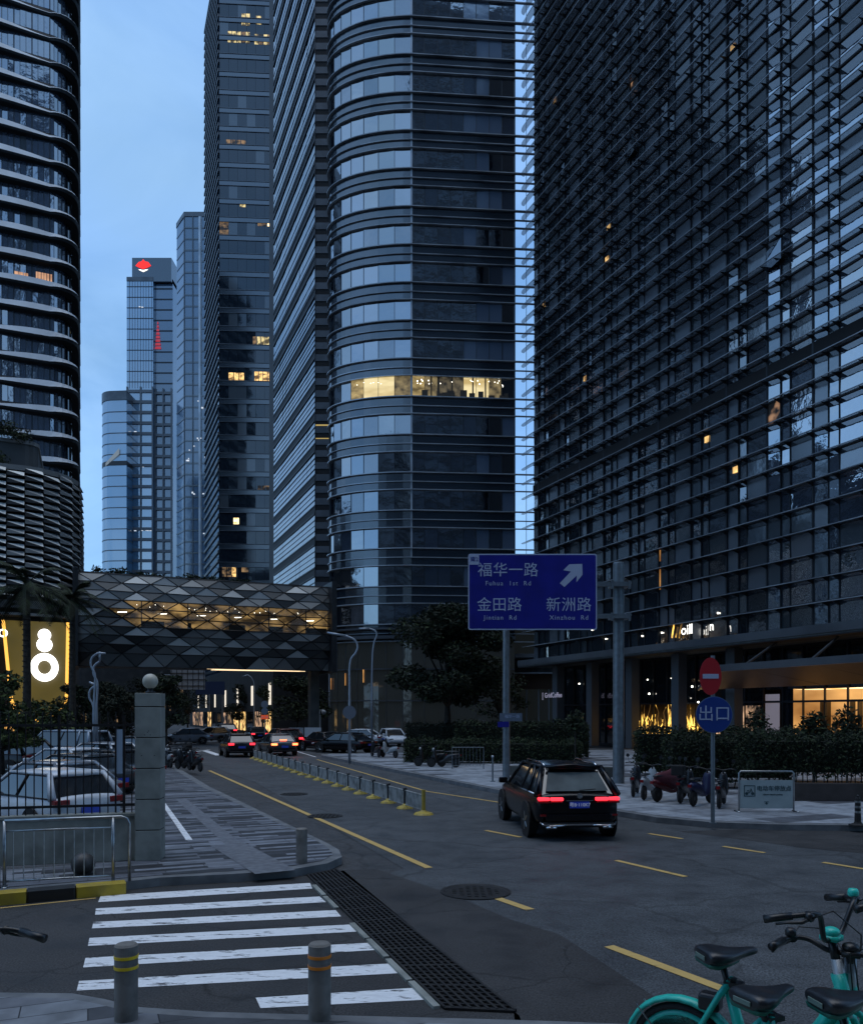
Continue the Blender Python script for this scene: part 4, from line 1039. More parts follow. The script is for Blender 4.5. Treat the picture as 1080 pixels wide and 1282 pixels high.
    for z_ in (.98,2.42): m.box(-9,0,-.02,.02,z_,z_+.045)
    m.build('rail', M['black_metal'], t)
    m = MB(); i = 0; xx = -.08
    while xx > -9:
        w = .022 if i % 8 == 1 else .009
        m.box(xx-w,xx+w,-w,w,.86,2.62 if w > .01 else 2.62)
        if w < .01: m.lathe([(.012,2.62),(.001,2.70)], (xx,0,0), 6)
        xx -= .135; i += 1
    m.build('bars', M['black_metal'], t)
    # return fence panel on the right of the pillar side
    t2 = thing('notice_sign', 'pale narrow notice panel fixed behind the iron fence beside the pillar', 'notice', (W(150,900,17.2)[0],17.2,0), .2)
    m = MB(); m.box(-.07,.07,-.01,.01,1.5,2.45); m.build('panel', M['pale_blue'], t2); m = MB(); m.box(-.10,-.07,-.02,.02,0,2.6); m.build('post', M['dark_metal'], t2)
    # stainless railing
    rx, ry = G(162,1103,.14); ang = .30
    def rail_panel(ox, oy, L_, label, endcap):
        t = thing('railing', label, 'railing', (ox,oy,.14), ang, 'steel railings on the kerb')
        H = 1.02
        m = MB(); pts = [(-L_,0,H),( -.12,0,H),(-.04,0,H-.03),(0,0,H-.11),(0,0,0)]
        if not endcap: pts = [(-L_,0,H),(0,0,H),(0,0,0)]
        m.tube(pts, .026, 10); m.build('top_rail', M['steel'], t, smooth=True)
        m = MB(); m.tube([(-L_,0,.86),(-.24,0,.86)], .016, 8); m.build('rail', M['steel'], t, smooth=True)
        m = MB(); m.tube([(-L_,0,.10),(-.24,0,.10)], .016, 8); m.build('rail', M['steel'], t, smooth=True)
        for px_ in (-.24,-L_):
            m = MB(); m.tube([(px_,0,0),(px_,0,H)], .026, 10); m.lathe([(.05,0),(.05,.01),(.026,.02)], (px_,0,0), 12); m.build('post', M['steel'], t, smooth=True)
        x = -.38
        while x > -L_+.05:
            m = MB(); m.tube([(x,0,.10),(x,0,.86)], .008, 6); m.build('baluster', M['steel'], t); x -= .142
    rail_panel(rx, ry, 1.78, 'stainless steel railing with a rounded end, nearest the gate pillar', True)
    rail_panel(rx-1.86*math.cos(ang), ry-1.86*math.sin(ang), 2.4, 'stainless steel railing cut by the left edge of the view', False)
    # ball bollard
    x,y = G(104,1095,.14); m = MB(); m.ball((0,0,.17), .19, 24); m.lathe([(.12,0),(.12,.04)], (0,0,0), 16)
    o = m.build('stone_ball', M['ball'], smooth=True, loc=(x,y,.14)); tag(o, 'dark stone ball on the paving behind the steel railing', 'stone ball')
    # yellow and black kerb blocks
    e0 = Vector(G(157,1120)); d = Vector((-.90,-.43)).normalized(); L_=.78
    lens = [(-.02,.70,'y'),(.70,1.36,'k'),(1.36,2.1,'y'),(2.1,2.8,'k'),(2.8,3.5,'y')]
    nn = 0
    for (s0,s1,c) in lens:
        m = MB(); nrm_ = Vector((-d.y, d.x))*-1
        if nrm_.y < 0: nrm_ = -nrm_
        p, q = e0+d*(s0+.008), e0+d*(s1-.008)
        p2, q2 = p+nrm_*.30, q+nrm_*.30
        m.prism([tuple(q),tuple(p),tuple(p2),tuple(q2)], 0, .168)
        o = m.build('kerb_block', M['yellow_kerb' if c=='y' else 'black_kerb'], bevel=.02)
        lab = ['yellow painted kerb block at the right end, beside the zebra crossing','black painted kerb block between the two yellow ones','yellow painted kerb block at the left edge of the view','black kerb block outside the left edge','far yellow kerb block outside the left edge'][nn]
        tag(o, lab, 'kerb block', 'painted kerb blocks'); nn += 1
    # lane barrier
    A, B = Vector((-.22,22.05)), Vector((-10.9,49.0)); n = 19
    rt = thing('lane_barrier', 'low white lane barrier with yellow footed posts along the middle of the road', 'traffic barrier', (0,0,0))
    for i in range(n+1):
        t = (i/n); p = A.lerp(B, t)
        if i == 0:
            m = MB(); m.tube([(p.x,p.y,0),(p.x,p.y,.68)], .055, 12); m.lathe([(.28,0),(.24,.05),(.10,.09),(.06,.12)], (p.x,p.y,0), 16, 0); m.build('end_post', M['barrier_yellow'], rt, smooth=False)
            continue
        m = MB(); m.tube([(p.x,p.y,0),(p.x,p.y,.52),(p.x,p.y,.58)], [.035,.035,.05], 8); m.lathe([(.06,.52),(.06,.60),(.03,.63)], (p.x,p.y,0), 8)
        m.build('post', M['dark_metal'], rt)
        m = MB(); m.lathe([(.25,0),(.22,.05),(.10,.09),(.05,.14)], (p.x,p.y,0), 14); m.build('post_foot', M['barrier_yellow'], rt)
    for i in range(n):
        p, q = A.lerp(B, i/n), A.lerp(B, (i+1)/n); d = (q-p).normalized(); p = p+d*.06; q=q-d*.06
        m = MB(); m.tube([(p.x,p.y,.53),(q.x,q.y,.53)], .022, 6); m.tube([(p.x,p.y,.12),(q.x,q.y,.12)], .018, 6)
        k = 24
        for j in range(1,k): r_ = p.lerp(q, j/k); m.tube([(r_.x,r_.y,.12),(r_.x,r_.y,.53)], .018, 4, 0, False)
        m.build('panel', M['barrier_white'], rt)
    # ---------------- signs
    x,y,_ = W(774,985,30.2)
    t = thing('road_sign', 'large blue overhead direction sign held out from a thick grey post', 'direction sign', (x,30.2,.1))
    m = MB(); m.lathe([(.26,0),(.26,.03),(.215,.05),(.205,8.35),(.19,8.40),(.001,8.42)], (0,0,0), 24); m.build('post', M['galv'], t, smooth=False)
    c = W(666.5,741,29.8); cx_, cz = c[0]-x, c[2]-.1
    w_, h_ = 4.80, 2.84
    def rrect(w, h, r, n=5):
        pts = []
        for (sx,sy,a0) in ((1,1,0),(-1,1,PI/2),(-1,-1,PI),(1,-1,1.5*PI)):
            for i in range(n+1):
                a = a0+PI/2*i/n; pts.append((sx*(w/2-r)+r*math.cos(a), sy*(h/2-r)+r*math.sin(a)))
        return pts
    def plate(name, w, h, r, y0, y1, m_, par, cx2, cz2):
        mb = MB(); p = rrect(w,h,r); n_ = len(p)
        mb.add([(cx2+a,y0,cz2+b) for a,b in p]+[(cx2+a,y1,cz2+b) for a,b in p], [tuple(range(n_)), tuple(range(2*n_-1,n_-1,-1))]+[(i,n_+i,n_+(i+1)%n_,(i+1)%n_) for i in range(n_)])
        return mb.build(name, m_, par)
    pl = plate('sign_plate', w_, h_, .08, -.40, -.36, M['sign_white'], t, cx_, cz)
    pf = plate('sign_face', w_-.09, h_-.09, .06, -.406, -.401, M['sign_blue'], t, cx_, cz)
    for dz in (8.35-.85, 8.35-2.05):
        m = MB(); m.box(cx_-1.8, .30, -.36, -.26, dz-.05, dz+.05); m.box(-.34,.34,-.30,.26,dz-.06,dz+.06); m.box(cx_+w_/2-.3,.42,-.34,-.2,dz+.05,dz+.12)
        for k in (-.3,.35): m.box(k-.05,k+.03,-.38,-.26,dz-.14,dz+.16)
        m.build('bracket', M['galv'], t)
    for i in (-1.6,-.5,.6,1.7):
        m = MB(); m.box(cx_+i-.03,cx_+i+.03,-.36,-.31,cz-h_/2+.1,cz+h_/2-.1); m.build('stiffener', M['galv'], t)
    def sp(px,py): q = W(px,py,29.79); return (q[0]-x, -.41, q[2]-.1)
    def row(s, px0, px1, py, size, mm='sign_white'):
        n_ = len(s)
        for i, ch in enumerate(s): text(ch, size, M[mm], t, sp(px0+(px1-px0)*i/(n_-1 if n_>1 else 1), py))
    row('福华一路', 607, 664.5, 714.5, .56); row('金田路', 606, 644, 758, .56); row('新洲路', 692.5, 731, 758, .56)
    text('Fuhua  1st  Rd', .235, M['sign_white'], t, sp(636,730.5), sx=1.22); text('Jintian  Rd', .235, M['sign_white'], t, sp(626,773.5), sx=1.22); text('Xinzhou  Rd', .235, M['sign_white'], t, sp(712,773.5), sx=1.22)
    # arrow: shaft and head pointing up and right
    m = MB(); A_ = [(703.5,735),(716,720.5),(708.5,713),(728.5,705.2),(728.5,724),(721,729),(721,724),(719,725.5),(706.5,738)] 
    A_ = [(700.5,730.2),(714.5,715.5),(704.8,714),(712.5,706.5),(728.6,706),(728.9,719.5),(721.2,729.3),(721.8,720.5),(706.2,735)]
    pts = [sp(a,b) for a,b in A_]; m.add([(p[0],-.412,p[2]) for p in pts], [tuple(range(len(pts)-1,-1,-1))]); m.build('arrow', M['sign_white'], t)
    m = MB(); p0 = sp(587.5,694.5); p1 = sp(599.5,707); m.quad((p0[0],-.411,p1[2]),(p1[0],-.411,p1[2]),(p1[0],-.411,p0[2]),(p0[0],-.411,p0[2])); m.build('number_label', M['sign_white'], t)
    text('南2', .20, M['sign_blue'], t, (sp(593.5,0)[0],-.416,sp(0,700.5)[2]))
    # thin post with small blue plates behind
    x,y = G(633.5,976,.14)
    t = thing('sign_post', 'slim grey post with small street plates, below the direction sign', 'sign post', (x,y,.14))
    m = MB(); m.lathe([(.20,0),(.20,.03),(.15,.05),(.14,6.6),(.001,6.62)], (0,0,0), 18); m.build('post', M['galv'], t)
    zz = EYE+(HZ-898)/F*y-.14
    m = MB(); m.box(-.28,.62,-.18,-.15,zz-.16,zz+.16); m.build('street_plate', M['plate_dim'], t)
    m = MB(); m.box(-.36,.10,-.185,-.182,zz-.40,zz-.18); m.build('street_plate', M['sign_blue'], t)
    text('福华一路', .15, M['sign_white'], t, (.22,-.184,zz+.02))
    x,y = G(616.5,979,.14); t = thing('marker_post', 'thin white marker post in front of the hedge', 'marker post', (x,y,.14))
    m = MB(); m.tube([(0,0,0),(0,0,.95)], .035, 10); m.lathe([(.1,0),(.1,.03)], (0,0,0), 12); m.build('post', M['galv'], t); m = MB(); m.lathe([(.045,.95),(.05,.99),(.02,1.03)], (0,0,0), 10); m.build('cap', M['white_plain'], t)
    # exit + no entry
    x,y = G(892,1031,.14)
    t = thing('exit_sign_post', 'grey post with a red no entry disc above a blue round exit sign', 'traffic sign', (x,y,.14))
    m = MB(); m.tube([(0,0,0),(0,0,4.05)], .05, 14); m.lathe([(.09,0),(.09,.02)], (0,0,0), 14); m.build('post', M['galv'], t)
    zc = EYE+(HZ-895)/F*y-.14; zr = EYE+(HZ-847)/F*y-.14
    def disc(name, r, rz_, cz2, m_, th=.012, y0=-.09, sx=1.0, dx=0):
        mb = MB(); mb.lathe([(.001,0),(r,0),(r,th),(.001,th)], (0,0,0), 40, 0, 'y'); mb.v = [(a*sx+dx, b+y0, c_+cz2) for a,b,c_ in mb.v]; return mb.build(name, m_, t)
    dxr = -.085
    disc('round_sign', .44, 0, zc, M['sign_rim'], .012, -.095); disc('round_sign_face', .425, 0, zc, M['sign_blue2'], .004, -.10)
    text('出口', .40, M['sign_white'], t, (0,-.103,zc+.005), sx=1.0)
    disc('no_entry_disc', .45, 0, zr, M['sign_red'], .012, -.095, .58, dxr)
    m = MB(); m.box(dxr-.19,dxr+.19,-.102,-.096,zr-.055,zr+.055); m.build('white_bar', M['sign_white'], t)
    # notice board
    x,y = G(959,1017,.14)
    t = thing('notice_board', 'white notice board in a tubular frame on the right pavement, before the hedge', 'notice board', (x,y,.14), -.02)
    hw = .73
    m = MB(); m.tube([(-hw,0,.0),(-hw,0,1.05),(-hw+.05,0,1.1),(hw-.05,0,1.1),(hw,0,1.05),(hw,0,0)], .022, 10); m.tube([(-hw-.05,-.2,.02),(-hw-.05,.2,.02)], .02, 8); m.tube([(hw+.05,-.2,.02),(hw+.05,.2,.02)], .02, 8); m.build('frame', M['steel'], t, smooth=True)
    m = MB(); m.box(-hw+.03,hw-.03,-.012,.012,.10,.86); m.build('board', M['board'], t)
    text('电动车停放点', .155, M['board_ink'], t, (.20,-.016,.63), sx=1.0)
    text('Electric bicycle parking', .055, M['board_ink'], t, (.17,-.016,.475))
    m = MB()
    for (a,b,c_,d_) in ((-.60,-.30,.70,.72),(-.60,-.30,.42,.44),(-.60,-.58,.42,.72),(-.32,-.30,.42,.72)): m.box(a,b,-.018,-.013,c_,d_)
    for cx2 in (-.53,-.37): m.lathe([(.02,0),(.042,0),(.042,.004),(.02,.004)], (cx2,-.019,.50), 14, 0, 'y')
    m.tube([(-.53,-.017,.52),(-.45,-.017,.53),(-.41,-.017,.62),(-.37,-.017,.52)], .012, 5); m.tube([(-.52,-.017,.58),(-.46,-.017,.58)], .014, 5); m.tube([(-.41,-.017,.62),(-.43,-.017,.63)], .01, 5)
    m.build('scooter_symbol', M['board_ink'], t)
    m = MB(); m.tri((-.05,-.016,.24),(.0,-.016,.20),(.05,-.016,.24)); m.box(-.015,.015,-.017,-.013,.235,.28); m.box(-.06,.06,-.017,-.013,.27,.285); m.build('arrow_symbol', M['board_ink'], t)
    # road-edge striped post on the far right
    x,y = G(1073.5,1034,.14)
    t = thing('warning_post', 'short dark post with reflective rings at the right edge of the view', 'bollard', (x,y,.14))
    m = MB(); m.lathe([(.20,0),(.20,.03),(.09,.06),(.075,.1),(.06,.62),(.05,.66),(.001,.68)], (0,0,0), 18); m.build('post', M['rubber'], t, smooth=False)
    for z_ in (.42,.30,.54): m = MB(); m.lathe([(.066,z_),(.07,z_),(.07,z_+.05),(.064,z_+.05)], (0,0,0), 16); m.build('reflective_band', M['steel'], t)
    m = MB(); m.ball((0,0,.70), .035, 10); m.build('cap', M['dark_metal'], t)
    # small crowd fence by the hedge
    x0,y0 = G(566,963,.14); x1,y1 = G(603,963,.14)
    t = thing('crowd_fence', 'small grey tubular fence in front of the low hedge', 'fence', (x0,y0,.14), .06)
    L_ = 1.5; m = MB(); m.tube([(0,0,0),(0,0,1.03),(L_,0,1.03),(L_,0,0)], .022, 8); m.tube([(0,0,.15),(L_,0,.15)], .015, 6); m.build('frame', M['galv'], t)
    m = MB()
    for i in range(1,9): m.tube([(L_*i/9,0,.15),(L_*i/9,0,1.03)], .009, 5, 0, False)
    m.build('bars', M['galv'], t)
    # street lamps
    def lamp(px, base, top, hx, hy, curl, label, r=.09):
        Y = base; x = (px-CX)/F*Y; zt = EYE+(HZ-top)/F*Y
        t = thing('street_lamp', label, 'street lamp', (x,Y,0), 0, 'curved street lamps')
        s = Y/F
        m = MB(); pts = [(0,0,0),(0,0,zt*.45)]+smooth([(dx*s,0,zt-dy*s) for dx,dy in curl],5)
        m.tube(pts, [r*1.15,r]+[r*.8]*(len(pts)-2), 10); m.build('pole', M['lamp_pole'], t, smooth=True)
        m = MB(); a, b = curl[-1]; e = (hx*s,0,zt-hy*s); m.tube([(a*s,0,zt-b*s),e], [r*.9,r*.7], 8); m.build('lamp_head', M['lamp_pole'], t, smooth=True)
        return t
    lamp(412, 86, 812, 4, 2, [(0,34),(-.5,14),(.5,4),(3,1)], 'pale street lamp with a short hooked tip, left of the rounded glass tower')
    t = lamp(437.5, 44.5, 795, -28, -3, [(0,60),(0,42),(2,30),(8,22),(10,14),(6,6),(-5,1)], 'swan necked street lamp carrying a round grey sign back', .07)
    zc = EYE+(HZ-892)/F*44.5
    m = MB(); m.lathe([(.001,0),(.37,0),(.37,.02),(.001,.02)], (0,-.10,zc), 28, 0, 'y'); m.build('round_sign_back', M['sign_back'], t)
    lamp(465.5, 60, 788, -16, -1, [(0,60),(1,30),(3,16),(6,8),(4,2),(-3,-1)], 'swan necked street lamp in front of the curved tower lobby', .08)
    for i,(dx,top,tip,lab) in enumerate(((117,812,(14,-2),'tallest curved lamp of the cluster by the mall'),(120,822,(4,-14),'wavy lamp stem in the middle of the cluster by the mall'),(115,852,(-4,-6),'shortest curved lamp of the cluster by the mall'))):
        lamp(dx+1, 40+i, top, tip[0], tip[1]+8, [(0,60),(1,34),(-4,22),(-3,12),(4,6)], lab, .065)
    for (px,py0,Y,lab) in ((318,845,95,'thin distant street lamp under the footbridge'),(262,858,120,'thin distant street lamp nearest the overhead panel')):
        lamp(px, Y, py0, -14, 2, [(0,30),(0,12),(-3,4),(-8,0)], lab, .07)
    # overhead gantry seen from the back
    Y=88; x = (235-CX)/F*Y
    t = thing('overhead_sign', 'pale rectangular overhead sign seen from the back, under the footbridge', 'overhead sign', (x,Y,0))
    zc = EYE+(HZ-851)/F*Y
    m = MB(); m.box(-1.9,1.9,-.05,.05,zc-1.1,zc+1.1); m.build('sign_plate', M['pale_panel'], t)
    m = MB()
    for i in range(-3,4): m.box(i*.6-.03,i*.6+.03,-.09,-.05,zc-1.1,zc+1.1)
    for i in (-.7,0,.7): m.box(-1.9,1.9,-.12,-.09,zc+i-.04,zc+i+.04)
    m.build('stiffeners', M['dark_metal'], t)
    m = MB(); m.tube([(-2.9,0,0),(-2.9,0,zc+.9)], .14, 10); m.tube([(-2.9,0,zc+.5),(-1.7,0,zc+.5)], .06, 8); m.tube([(-2.9,0,zc-.5),(-1.7,0,zc-.5)], .06, 8); m.build('post', M['galv'], t)
    Y=105; x = (266-CX)/F*Y; zc = EYE+(HZ-862)/F*Y
    t = thing('direction_sign', 'small dark blue road sign hanging far down the street', 'direction sign', (x,Y,0))
    m = MB(); m.box(-2.2,1.6,-.05,.05,zc-.8,zc+.9); m.build('sign_plate', M['sign_blue_dim'], t); m = MB(); m.tube([(1.3,.1,0),(1.3,.1,zc+.9)], .12, 8); m.build('post', M['galv'], t)
    # small round + orange signs
    Y=66; x = (331.5-CX)/F*Y
    t = thing('traffic_sign', 'post with a round sign over a lit orange plate, between the street trees', 'traffic sign', (x,Y,0))
    m = MB(); m.tube([(0,0,0),(0,0,3.7)], .05, 8); m.build('post', M['galv'], t)
    m = MB(); m.lathe([(.001,0),(.30,0),(.30,.02),(.001,.02)], (0,-.08,EYE+(HZ-882)/F*Y), 24, 0, 'y'); m.build('round_sign', M['sign_back'], t)
    m = MB(); m.lathe([(.001,0),(.28,0),(.28,.02),(.001,.02)], (0,-.08,EYE+(HZ-890.5)/F*Y), 24, 0, 'y'); m.build('round_sign', M['plate_dim'], t)
    m = MB(); zc = EYE+(HZ-898)/F*Y; m.box(-.30,.30,-.09,-.07,zc-.17,zc+.17); m.build('orange_plate', M['orange_plate'], t)
    text('←→', .3, M['sign_white'], t, (0,-.1,zc))
    # security camera post
    Y=80; x=(402-CX)/F*Y; t = thing('camera_post', 'small white camera post beside the shorter lamp', 'camera post', (x,Y,0))
    m = MB(); m.tube([(-.2,0,0),(-.2,0,2.6)], .16, 10); m.build('post', M['pale_panel'], t); m = MB(); m.ball((.25,0,2.9), .24, 12); m.tube([(-.2,0,2.6),(-.1,0,3.1),(.25,0,3.1)], .06, 6); m.build('camera', M['pale_panel'], t)
    # white hoarding beyond the cars
    Y=72; x=(388-CX)/F*Y; t = thing('hoarding', 'low white hoarding behind the dark parked cars', 'hoarding', (x-1,Y,0))
    m = MB(); m.box(-.9,.4,0,.06,.3,1.5); m.build('panel', M['pale_panel'], t); m = MB(); m.box(.5,2.0,0,.06,.3,1.5); m.build('panel', M['white_plain'], t)
M['lamp_grey'] = mat('lamp_grey', (.22,.24,.28), .3)
M['iron'] = mat('cast_iron', (.016,.016,.017), .55, .3, noise=(9,(.032,.03,.028),.4,.7))
M['bollard'] = mat('bollard_stone', (.21,.20,.185), .8, noise=(5,(.10,.098,.09),.42,.68), bump=(40,.4,.006))
M['pillar'] = mat('pillar_stone', (.27,.29,.27), .8, noise=(3,(.17,.185,.175),.38,.7), bump=(30,.3,.005))
M['ball'] = mat('ball_stone', (.045,.045,.045), .5, noise=(5,(.02,.02,.02),.4,.7))
M['band_yellow'] = mat('band_yellow', (.75,.52,.02), .35)
M['band_orange'] = mat('band_orange', (.72,.22,.02), .35)
M['barrier_yellow'] = mat('barrier_yellow', (.46,.34,.05), .5, noise=(6,(.25,.19,.05),.4,.7))
M['barrier_white'] = mat('barrier_white', (.34,.35,.34), .5, noise=(4,(.12,.125,.12),.4,.7))
M['pale_blue'] = mat('pale_blue', (.30,.38,.48), .5)
M['plate_dim'] = mat('plate_dim', (.12,.15,.20), .5)
M['sign_rim'] = mat('sign_rim', (.10,.16,.30), .5)
M['board'] = mat('notice_board_face', (.33,.40,.41), .5, noise=(2,(.26,.32,.33),.4,.7))
M['board_ink'] = mat('notice_ink', (.02,.06,.07), .5)
M['pale_panel'] = mat('pale_panel', (.30,.33,.36), .6)
M['sign_blue_dim'] = mat('sign_blue_dim', (.015,.03,.08), .5)
M['orange_plate'] = mat('orange_plate', (.5,.08,.02), .5, emit=(1,.12,.03), es=.35)

# ================================================================== cars
def carpaint(name, c, metal=.3): return mat('car_paint_'+name, c, .22, metal, noise=(1.5,tuple(x*.8 for x in c),.4,.7))
PC = {'black': carpaint('black',(.006,.006,.008)), 'white': carpaint('white',(.55,.60,.66),0), 'silver': carpaint('silver',(.30,.33,.37),.5),
      'grey': carpaint('grey',(.08,.09,.10),.4), 'dark': carpaint('dark',(.016,.018,.022),.3), 'blue': carpaint('pale_blue',(.30,.38,.48),.1), 'redbrown': carpaint('maroon',(.05,.012,.012),.3)}
M['car_glass'] = mat('car_glass', (.010,.013,.016), .05, ior=1.9)
M['tail_off'] = mat('tail_light_off', (.20,.008,.01), .25)
M['tail_on'] = emis('tail_light_on', (1.0,.03,.05), 2.4)
M['tail_strong'] = emis('tail_light_bright', (1.0,.13,.04), 7.0)
M['head_off'] = mat('head_light', (.35,.38,.40), .15)
M['head_on'] = emis('head_light_on', (1.0,.97,.9), 3.0)
M['plate_blue'] = mat('plate_blue', (.02,.05,.42), .4, emit=(.03,.08,.5), es=.05)
M['plate_txt'] = mat('plate_text', (.5,.55,.65), .5, emit=(.5,.55,.7), es=.2)
M['rear_glass'] = mat('rear_glass', (.03,.05,.06), .35, ior=1.3, noise=(1.6,(.09,.125,.135),.4,.7))  # pale blue mottling stands for sky reflected in the rear window

def car(label, X, Y, hd, paint='silver', kind='sedan', lights='off', z=0, front=False, group='cars in the street and car park', detail=False):
    """local +y is forward; the origin is on the ground under the middle"""
    t = thing('car', label, 'car', (X,Y,z), hd, group)
    if kind == 'suv': L,Wd,H,belt,gnd = 4.66,1.97,1.64,1.02,.26
    elif kind == 'hatch': L,Wd,H,belt,gnd = 4.1,1.76,1.50,.95,.22
    elif kind == 'van': L,Wd,H,belt,gnd = 4.9,1.86,1.92,1.12,.24
    else: L,Wd,H,belt,gnd = 4.65,1.82,1.45,.92,.20
    h = Wd/2; pm = PC[paint]
    # lower body
    if kind == 'sedan': st = [(-L/2,.80,.62,.86),(-L/2+.08,.90,.38,.93),(-L/2+.5,.97,.26,.96),(-1.2,1,gnd,.94),(0,1,gnd,.93),(1.0,1,gnd,.92),(1.6,.985,.24,.86),(L/2-.35,.93,.24,.76),(L/2-.06,.82,.34,.66),(L/2,.72,.42,.56)]
    elif kind == 'suv': st = [(-L/2,.80,.60,.96),(-L/2+.10,.93,.36,1.05),(-L/2+.5,.985,.30,1.06),(-1.2,1,gnd,1.05),(0,1,gnd,1.03),(1.0,1,gnd,1.02),(1.6,.985,.30,1.0),(L/2-.35,.94,.30,.92),(L/2-.05,.84,.38,.84),(L/2,.76,.46,.7)]
    elif kind == 'van': st = [(-L/2,.93,.5,1.1),(-L/2+.06,.97,.32,1.16),(-L/2+.5,.99,.28,1.16),(0,1,gnd,1.14),(1.2,1,gnd,1.12),(1.8,.97,.28,1.04),(L/2-.05,.86,.36,.8),(L/2,.78,.44,.66)]
    else: st = [(-L/2,.86,.5,.90),(-L/2+.07,.94,.34,.98),(-L/2+.5,.985,.26,1.0),(-1.0,1,gnd,.98),(0,1,gnd,.95),(1.0,1,gnd,.92),(1.45,.98,.26,.88),(L/2-.3,.93,.28,.78),(L/2-.05,.82,.36,.66),(L/2,.72,.44,.56)]
    rings = []
    for (y,w,zb,zt) in st:
        hw = h*w; zm = (zb+zt)/2
        half = [(0,zb),(hw*.86,zb),(hw*.97,zb+.07),(hw,zm-.05),(hw*.995,zm+.10),(hw*.955,zt-.07),(hw*.90,zt),(0,zt+.03)]
        ring = [(x,y,z_) for x,z_ in half]+[(-x,y,z_) for x,z_ in half[-2:0:-1]]
        rings.append(ring)
    b = MB(); b.loft(rings); body = b.build('body', pm, t, smooth=True, sub=2 if detail else 1)
    # cabin: glass house, roof, pillars
    if kind == 'sedan': yb0,yt0,yt1,yb1 = -1.85,-1.15,.25,1.15
    elif kind == 'suv': yb0,yt0,yt1,yb1 = -L/2+.12,-L/2+.66,.30,1.10
    elif kind == 'van': yb0,yt0,yt1,yb1 = -L/2+.05,-L/2+.25,.85,1.65
    else: yb0,yt0,yt1,yb1 = -L/2+.12,-L/2+.55,.15,1.05
    wb, wt = h*.91, h*(.68 if detail else .71); zr = H-.05; zb_ = belt-.03
    g = MB()
    def cab(y0,y1,w0,w1,z0,z1,mb,m_=0):
        pass
    P_ = [(-wb,yb0,zb_),(wb,yb0,zb_),(wb,yb1,zb_),(-wb,yb1,zb_),(-wt,yt0,zr),(wt,yt0,zr),(wt,yt1,zr),(-wt,yt1,zr)]
    g.add(P_, [(0,1,5,4),(1,2,6,5),(2,3,7,6),(3,0,4,7),(4,5,6,7)])
    g.build('windows', M['car_glass'], t, bevel=.10 if detail else .06)
    r_ = MB(); nY = 6; rg = []
    for i in range(nY+1):
        y = yt0-.10+(yt1-yt0+.22)*i/nY; e = math.sin(PI*i/nY)**.5 if 0 < i < nY else 0
        w = wt*(.93+.09*e); zz = zr-.03+.05*e
        rg.append([(-w,y,zz-.03),(-w*.98,y,zz+.01),(-w*.6,y,zz+.045),(0,y,zz+.055),(w*.6,y,zz+.045),(w*.98,y,zz+.01),(w,y,zz-.03),(0,y,zz-.035)])
    r_.loft(rg); r_.build('roof', pm, t, smooth=True, sub=1 if detail else 0)
    pl = MB()
    mid_b, mid_t = (yb0+yb1)/2+.05, (yt0+yt1)/2+.05
    rr_, rf = (.075 if kind in ('suv','hatch','van') else .055), .042
    for s in (-1,1):
        pl.tube([(s*wb*1.0,yb0+.02,zb_),(s*(wb+wt)/2*1.015,(yb0+yt0)/2,(zb_+zr)/2),(s*wt,yt0,zr)], [rr_*1.2,rr_,rr_*.8], 8)
        pl.tube([(s*wb,yb1-.02,zb_),(s*wt,yt1,zr)], rf, 8)
        pl.tube([(s*wb*1.0,mid_b,zb_),(s*wt*1.0,mid_t,zr)], .035, 6, 1)
        if kind in ('suv','van'): pl.tube([(s*wb,yb0+.85,zb_),(s*wt,yt0+.55,zr)], .06, 6, 0)
        pl.tube([(s*(wb+.015),yb0+.1,zb_+.02),(s*(wb+.015),yb1-.1,zb_+.02)], .018, 6, 2)
        pl.tube([(s*wt,yt0,zr-.0),(s*wt,yt1,zr-.0)], .04, 6, 0)
    pl.build('pillars', [pm, M['black'], M['dark_metal'] if not detail else M['chrome']], t, smooth=True)
    # wheels
    R_ = .36 if kind in ('suv','van') else .32; wy = (-L/2+.88, L/2-.86)
    for y in wy:
        for s in (-1,1):
            w = MB(); w.lathe([(R_*.62,-.11),(R_*.93,-.115),(R_,-.08),(R_,.08),(R_*.93,.115),(R_*.62,.11)], (0,0,0), 26, 0, 'x')
            wo = w.build('wheel', M['rubber'], t, smooth=False, loc=(s*(h-.088),y,R_))
            w = MB(); w.lathe([(.001,s*.07),(R_*.60,s*.075),(R_*.63,s*.10)], (0,0,0), 22, 1, 'x'); w.lathe([(.001,s*.10),(.06,s*.10),(.06,s*.07)], (0,0,0), 10, 0, 'x')
            for k in range(5):
                a = 2*PI*k/5; w.tube([(s*.095,.04*math.cos(a),.04*math.sin(a)),(s*.10,R_*.6*math.cos(a),R_*.6*math.sin(a))], [.035,.028], 5, 0)
            w.build('rim', [M['steel'], M['black']], wo)
            a_ = MB(); a_.lathe([(R_+.02,-.02),(R_+.07,-.02),(R_+.07,.02),(R_+.02,.02)], (0,0,0), 22, 0, 'x')
            a_.lathe([(.001,.0),(R_+.05,.0)], (0,0,0), 22, 0, 'x')
            a_.v = [(x, yy, z_) for x,yy,z_ in a_.v]
            a_.build('wheel_arch', M['black'], t, loc=(s*(h+.006),y,R_+.01))
    # lights
    lm = M[{'off':'tail_off','on':'tail_on','strong':'tail_strong'}[lights]]
    zt_ = {'sedan':.78,'suv':.93,'van':1.0,'hatch':.86}[kind]
